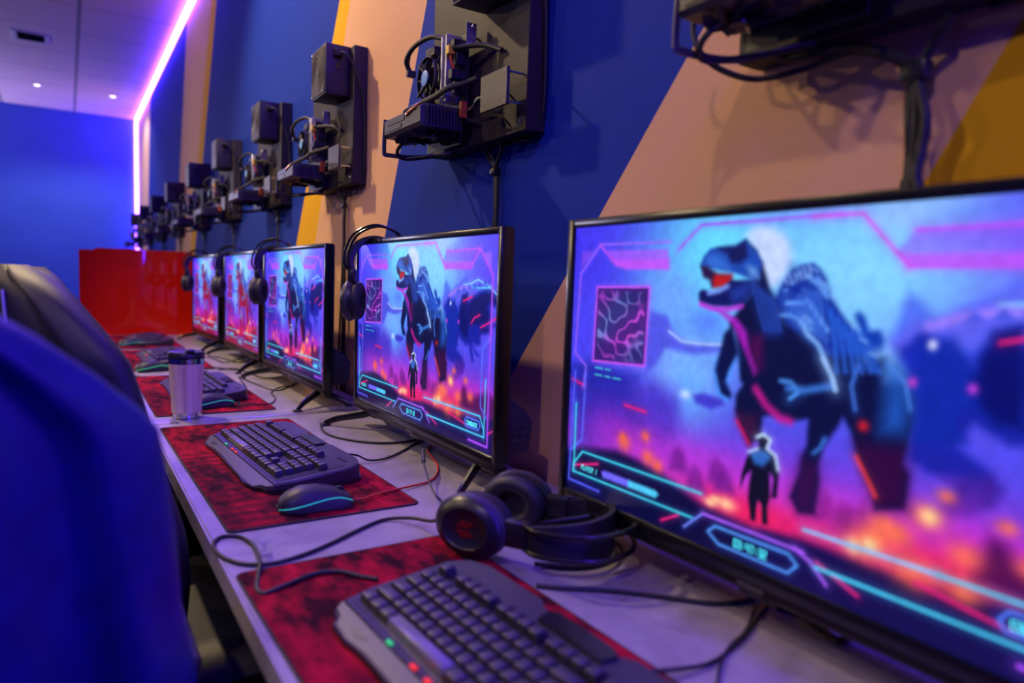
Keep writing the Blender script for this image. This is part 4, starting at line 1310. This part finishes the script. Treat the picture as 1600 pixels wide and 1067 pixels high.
for o, (x, y, a, n) in zip(MS, m_names):
    o.location, o.rotation_euler = (x, y, DESK + PAD_H), (0, 0, a)
    o['label'] = n
bpy.context.view_layer.update()
def mcable(o, pts, m='rubber'):
    inv = o.matrix_world.inverted()
    p0 = o.matrix_world @ Vector((.0585, 0, .008))
    return obj('cable', tube(B(), [inv @ p for p in [p0, p0 + Vector((.02, -.002, -.002))] + pts], .0020, 7, 6), M[m], o)
mcable(MS[0], [on_desk(600, 769, .0068), on_desk(640, 760, .0040), on_desk(668, 753, .0025), on_desk(682, 742, .0025), on_desk(684, 728, .0025), on_desk(676, 715, .0025), on_desk(668, 700, .0025), on_desk(690, 690, .0025)], 'redwire')
mcable(MS[1], [on_desk(372, 632, .0068), on_desk(402, 632, .0062), on_desk(424, 630, .0025), on_desk(430, 622, .0025), on_desk(424, 614, .0025), on_desk(434, 606, .0025), on_desk(460, 602, .0025)])
mcable(MS[2], [on_desk(300, 578, .0068), on_desk(335, 574, .0068), on_desk(370, 578, .0045), on_desk(392, 571, .0025)])

# ------------------------------------------------------------------ headsets
def headset(emblem, mic=True):
    t = thing('headset', 'x', 'headset', group='over-ear headsets')
    for s in (-1, 1):
        mx = T3(.052 * s, 0, 0) @ RY(math.pi / 2 * s) @ Matrix.Diagonal((.86, 1.08, 1, 1))
        c = obj('ear_cup', lathe(B(), [(.030, .0), (.044, .002), (.0465, .010), (.045, .020), (.038, .028), (.030, .031), (.028, .029)], 36, mx), M['black'], t, angle=50)
        obj('ear_cushion', lathe(B(), [(.018, -.004), (.020, -.016), (.030, -.021), (.040, -.017), (.0445, -.008), (.042, .0015)], 32, mx), M['leather'], c, angle=60)
        obj('rim_ring', lathe(B(), [(.0465, .0095), (.0478, .012), (.0468, .018), (.0452, .0205)], 36, mx), M['grey'], c)
        bm = B()
        for q in ((-1, 0), (1, 0)):
            prism(bm, [(q[0] * .002, -.012), (q[0] * .013, -.004), (q[0] * .010, .013), (q[0] * .002, .005)], .0292, .0302, mx)
        obj('emblem', bm, M[emblem], c)
        obj('yoke', box(B(), (.060 * s, .060, 0), (.018, .034, .034), .005, 2), M['black'], t)
    bm = B()
    arc = [(-.064, .072), (-.078, .095), (-.074, .130), (-.050, .168), (0, .186), (.050, .168), (.074, .130), (.078, .095), (.064, .072)]
    for z in (-.014, .014):
        obj('band_wire', tube(B(), [(x, y, z) for x, y in arc], .0033, 8, 6), M['gloss'], t)
    st = [(-.060, .074), (-.066, .095), (-.060, .122), (-.038, .146), (0, .156), (.038, .146), (.060, .122), (.066, .095), (.060, .074)]
    P = smooth_path([(x, y, 0) for x, y in st], 5)
    rings = []
    for i, p in enumerate(P):
        d = (P[min(i + 1, len(P) - 1)] - P[max(i - 1, 0)]).normalized()
        n = Vector((-d.y, d.x, 0))
        k = i / (len(P) - 1)
        wz = .012 + .014 * math.sin(math.pi * k)
        rings.append([p + n * a + Vector((0, 0, b)) for a, b in ((-.003, -wz), (.003, -wz), (.004, 0), (.003, wz), (-.003, wz), (-.004, 0))])
    obj('head_strap', loft(B(), rings), M['leather'], t)
    if mic:
        m_ = obj('microphone', tube(B(), [(-.066, -.034, .010), (-.074, -.050, .022), (-.070, -.066, .050), (-.056, -.070, .080)], .0030, 7, 5), M['rubber'], t)
        obj('microphone_tip', tube(B(), [(-.060, -.0695, .072), (-.050, -.0705, .092)], .006, 10, 0), M['black'], m_)
    return t
def frame(o, X, Y):
    X, Y = Vector(X).normalized(), Vector(Y)
    Y = (Y - X * Y.dot(X)).normalized()
    Z = X.cross(Y)
    return Matrix(((X.x, Y.x, Z.x, o[0]), (X.y, Y.y, Z.y, o[1]), (X.z, Y.z, Z.z, o[2]), (0, 0, 0, 1)))
TVTOP = DESK + TVZ + TVH
hp = headset('blue_led', False)
hung = [(.6461, 1.655, 'headset with a blue emblem hanging on the left corner of the second nearest television'), (.6285, 2.600, 'headset hanging on the left corner of the third nearest television'), (.6425, 3.460, 'headset with a lit emblem hanging on the corner of the fourth television'), (.6235, 4.335, 'headset hanging on the corner of the farthest television, against the red panel')]
for k, (x, y, n) in enumerate(hung):
    o = hp if k == 0 else copy_tree(hp)
    o.matrix_world = frame((x, y, TVTOP - .1515), (.80 if k != 2 else .86, -.60 if k != 2 else -.5, 0), (0, .05, 1))
    o['label'] = n
hd = headset('dimred', False)
hd['label'] = 'headset with a dark red emblem lying on the desk in front of the nearest television'
hd.matrix_world = frame((.524, .850, DESK + .0485), (.87, .49, 0), (.49, -.87, 0)) @ Matrix.Scale(1.10, 4)
bpy.context.view_layer.update()
inv = hd.matrix_world.inverted()
def hcable(pts, r=.0026, name='cable'):
    return obj(name, tube(B(), [inv @ p for p in pts], r, 8, 6), M['rubber'], hd)
hs = hd.matrix_world @ Vector((-.066, -.045, .0))
hcable([hs, on_desk(672, 814, .020), on_desk(640, 809, .010), on_desk(600, 812, .0028), on_desk(560, 828, .0028), on_desk(515, 850, .0028), on_desk(470, 868, .0028), on_desk(425, 880, .0028), on_desk(380, 881, .0028), on_desk(346, 869, .0028), on_desk(333, 852, .0028), on_desk(345, 839, .0028), on_desk(373, 838, .0028), on_desk(394, 850, .0028),
        on_desk(403, 868, .0028), on_desk(406, 882, .0080), on_desk(403, 902, .0035), on_desk(402, 920, .0035), on_desk(412, 927, .0038), on_desk(440, 917, .0058), on_desk(490, 897, .0058), on_desk(530, 893, .0058), on_desk(562, 900, .0058), on_desk(590, 905, .0058)])
t = thing('audio_cable', 'thin grey cable with a metal plug arching up beside the second television', 'cable', on_desk(692, 786, 0))
L0 = t.location.copy()
obj('lead', tube(B(), [on_desk(694, 788, .0024) - L0, on_desk(690, 783, .004) - L0, on_desk(681, 774, .012) - L0, on_desk(672, 757, .020) - L0, on_desk(665, 735, .030) - L0, on_desk(662, 722, .036) - L0], .0021, 7, 6), M['grey'], t)
obj('plug', tube(B(), [on_desk(662, 722, .036) - L0, on_desk(661, 714, .040) - L0, on_desk(661, 702, .045) - L0], [.0042, .0042, .003], 10, 0), M['silver'], t)

# loose leads on the desk
def lead(label, pts, r, group=None, m='rubber'):
    P = [on_desk(px, py, h) for px, py, h in pts]
    t = obj('power_cable', tube(B(), [p - P[0] for p in P], r, 8, 7), M[m])
    t.location = P[0]
    return tag(t, label, 'cable', group)
h = .003
lead('black lead curving out past the left foot of the second television', [(560, 652, h), (530, 655, h), (508, 660, h), (502, 668, h), (514, 679, h), (545, 687, h), (590, 692, h), (640, 689, h), (690, 676, h)], .0027)
lead('black lead running below the lying headset to the nearest television', [(838, 915, h), (880, 919, h), (940, 922, h), (1000, 928, h), (1060, 936, h), (1120, 943, h), (1165, 938, h), (1200, 925, h), (1250, 890, h)], .0030)
lead('thin black lead curling down from below the nearest television', [(1180, 950, h), (1165, 985, h), (1140, 1010, h), (1125, 1040, h), (1120, 1085, h)], .0016)
lead('black lead snaking on the desk in front of the third television', [(340, 577, h), (368, 576, h), (390, 583, h), (412, 590, h), (440, 588, h), (470, 578, h)], .0026)
lead('black lead below the fourth television', [(325, 556, h), (350, 560, h), (372, 566, h), (396, 560, h), (405, 548, h)], .0026)
lead('cable loop lit blue under the right half of the nearest television', [(1215, 948, h), (1250, 962, h), (1285, 985, h), (1312, 1002, .006), (1345, 988, h), (1378, 1008, h), (1430, 1035, h), (1500, 1060, h)], .0042, None, 'gloss')
t = thing('coiled_cable', 'coils of black cable lying behind the lying headset', 'cable', on_desk(900, 885, 0))
L0 = t.location.copy()
for k, (dx, dy) in enumerate(((0, 0), (10, 6), (20, 2))):
    pts = [(835 + dx, 880 + dy), (880 + dx, 884 + dy), (925 + dx, 880 + dy), (950 + dx, 866 + dy), (945 + dx, 848 + dy), (920 + dx * .4, 838 + dy)]
    obj('coil', tube(B(), [on_desk(px, py, .003 + k * .004) - L0 for px, py in pts], .0026, 7, 6), M['rubber'], t)

# ------------------------------------------------------------------ tumbler and small clips
t = thing('tumbler', 'bamboo-sided travel tumbler with steel bands and a black lid, standing by the desk seam', 'tumbler', (.262, 2.005, DESK + .0012))
fl = lambda a, z: .0007 * abs(math.cos(11 * a))
obj('base_band', lathe(B(), [(.034, 0), (.0365, .001), (.0368, .014), (.0355, .0145)], 48), M['steel'], t)
obj('body', lathe(B(), [(.0356, .0142), (.0358, .016), (.0395, .09), (.0425, .142), (.0415, .1425)], 176, flute=fl), M['bamboo'], t, angle=60)
obj('rim_band', lathe(B(), [(.041, .1423), (.0436, .143), (.0438, .156), (.0425, .1568)], 48), M['steel'], t)
lid = obj('lid', lathe(B(), [(.0425, .1566), (.0445, .158), (.0440, .168), (.041, .173), (.020, .174), (.003, .1735)], 48), M['black'], t)
obj('sip_tab', box(B(), (.004, -.0345, .1765), (.020, .024, .010), .003, 2), M['black'], lid)
for px, py, n in ((412, 866, 'small clear plastic clip on the desk between the two nearest mouse pads'), (273, 660, 'small clear plastic clip at the foot of the tumbler'), (213, 588, 'small clear plastic clip between the third and fourth mouse pads'), (186, 549, 'small clear plastic clip between the two farthest mouse pads')):
    p = on_desk(px, py, .001)
    t = thing('cable_clip', n, 'clip', (p.x, p.y, DESK + .0012), group='clear cable clips')
    obj('clip_base', box2(B(), (-.010, -.008, 0), (.010, .008, .003), .001, 1), M['clear'], t)
    obj('clip_post', lathe(B(), [(.0035, .0028), (.0035, .014), (.006, .016), (.004, .019)], 14), M['clear'], t)

# ------------------------------------------------------------------ chairs
def chair(hide):
    t = thing('gaming_chair', 'x', 'chair', group='black gaming chairs')
    prof = [(.46, .20, .03), (.50, .225, .045), (.58, .255, .05), (.68, .283, .052), (.75, .288, .052), (.83, .272, .050), (.90, .266, .048), (.96, .258, .046), (1.006, .250, .044), (1.055, .202, .040), (1.098, .150, .036), (1.120, .096, .030), (1.135, .042, .018)]
    rings = []
    zs = [q[0] for q in prof]
    for z in [zs[0] + (zs[-1] - zs[0]) * k / 40 for k in range(41)]:
        hw, th = np.interp(z, zs, [q[1] for q in prof]), np.interp(z, zs, [q[2] for q in prof])
        ring = []
        cy = -.235 - .17 * (z - .46) ** 1.2
        for i in range(72):
            a = 2 * math.pi * i / 72
            c, s = math.cos(a), math.sin(a)
            x = hw * math.copysign(abs(c) ** .7, c)
            gr = 1 - .75 * math.exp(-((abs(x) / hw - .70) / .09) ** 2) + .25 * math.exp(-((abs(x) / hw - .86) / .08) ** 2)
            y = th * gr * math.copysign(abs(s) ** .8, s) + .075 * (x / .29) ** 2
            ring.append((x, cy + y, z))
        rings.append(ring)
    b = obj('backrest', loft(B(), rings), hide, t, angle=70)
    for s in (-1, 1):
        for side in (-1,):
            pts = []
            for z, hw, th in prof[1:-2]:
                x = s * .055 + .02
                cy = -.235 - .17 * (z - .46) ** 1.2
                pts.append((x, cy + side * (th * (1 - abs(x / hw) ** (2 / .7)) ** .4 + .002) + .075 * (x / .29) ** 2, z))
            obj('piping', tube(B(), pts, .0024, 6, 3), M['piping'], b)
    bm = B()
    rs = []
    for y, hw, z0, z1 in ((-.20, .20, .44, .485), (-.16, .245, .42, .505), (0, .26, .415, .505), (.14, .262, .415, .51), (.215, .25, .425, .50), (.24, .22, .45, .48)):
        rs.append([(hw * x, y, (z0 if zz < 0 else z1 + k)) for x, zz, k in ((-.9, -1, 0), (.9, -1, 0), (1, 1, -.02), (.85, 1, .012), (.5, 1, .0), (0, 1, -.004), (-.5, 1, .0), (-.85, 1, .012), (-1, 1, -.02))])
    obj('seat', loft(bm, rs), hide, t, angle=60)
    for s in (-1, 1):
        a = obj('armrest', box2(B(), (s * .275 - .034, -.10, .684), (s * .275 + .034, .16, .710), .010, 2), M['grey'], t)
        bm = box2(B(), (s * .275 - .016, -.01, .42), (s * .275 + .016, .045, .6835), .004, 1)
        box2(bm, (min(s * .18, s * .29), -.01, .400), (max(s * .18, s * .29), .045, .4195), .003, 1)
        obj('post', bm, M['black'], a)
    obj('tilt_plate', box2(B(), (-.13, -.14, .385), (.13, .13, .413), .006, 1), M['black'], t)
    bm = B()
    for s in (-1, 1):
        box2(bm, (s * .13 - .02, -.27, .40), (s * .13 + .02, -.12, .418), .003, 1)
        box2(bm, (s * .13 - .02, -.285, .40), (s * .13 + .02, -.268, .56), .003, 1)
    obj('back_bracket', bm, M['black'], t)
    obj('gas_column', lathe(B(), [(.028, .09), (.028, .24), (.018, .242), (.018, .384)], 20), M['black'], t)
    bm = lathe(B(), [(.040, .07), (.042, .12), (.030, .125)], 20)
    obj('hub', bm, M['black'], t)
    for k in range(5):
        a = 2 * math.pi * k / 5 + .3
        d = Vector((math.cos(a), math.sin(a), 0))
        lg = obj('base_leg', tube(B(), [d * .035 + Vector((0, 0, .10)), d * .15 + Vector((0, 0, .092)), d * .275 + Vector((0, 0, .072))], [.022, .019, .014], 8, 4), M['black'], t)
        mx = T3(d.x * .275, d.y * .275, .0295) @ RZ(a + .6)
        bm = B()
        for y in (-.020, .006):
            lathe(bm, [(.024, 0), (.0285, .002), (.0285, .012), (.024, .014)], 20, mx @ T3(0, y + .014, 0) @ RX(math.pi / 2))
        box2(bm, (-.008, -.006, -.004), (.008, .006, .036), mx=mx)
        obj('caster', bm, M['rubber'], lg)
    return t
c1 = chair(M['blue_lit_leather'])
c2 = chair(M['leather'])
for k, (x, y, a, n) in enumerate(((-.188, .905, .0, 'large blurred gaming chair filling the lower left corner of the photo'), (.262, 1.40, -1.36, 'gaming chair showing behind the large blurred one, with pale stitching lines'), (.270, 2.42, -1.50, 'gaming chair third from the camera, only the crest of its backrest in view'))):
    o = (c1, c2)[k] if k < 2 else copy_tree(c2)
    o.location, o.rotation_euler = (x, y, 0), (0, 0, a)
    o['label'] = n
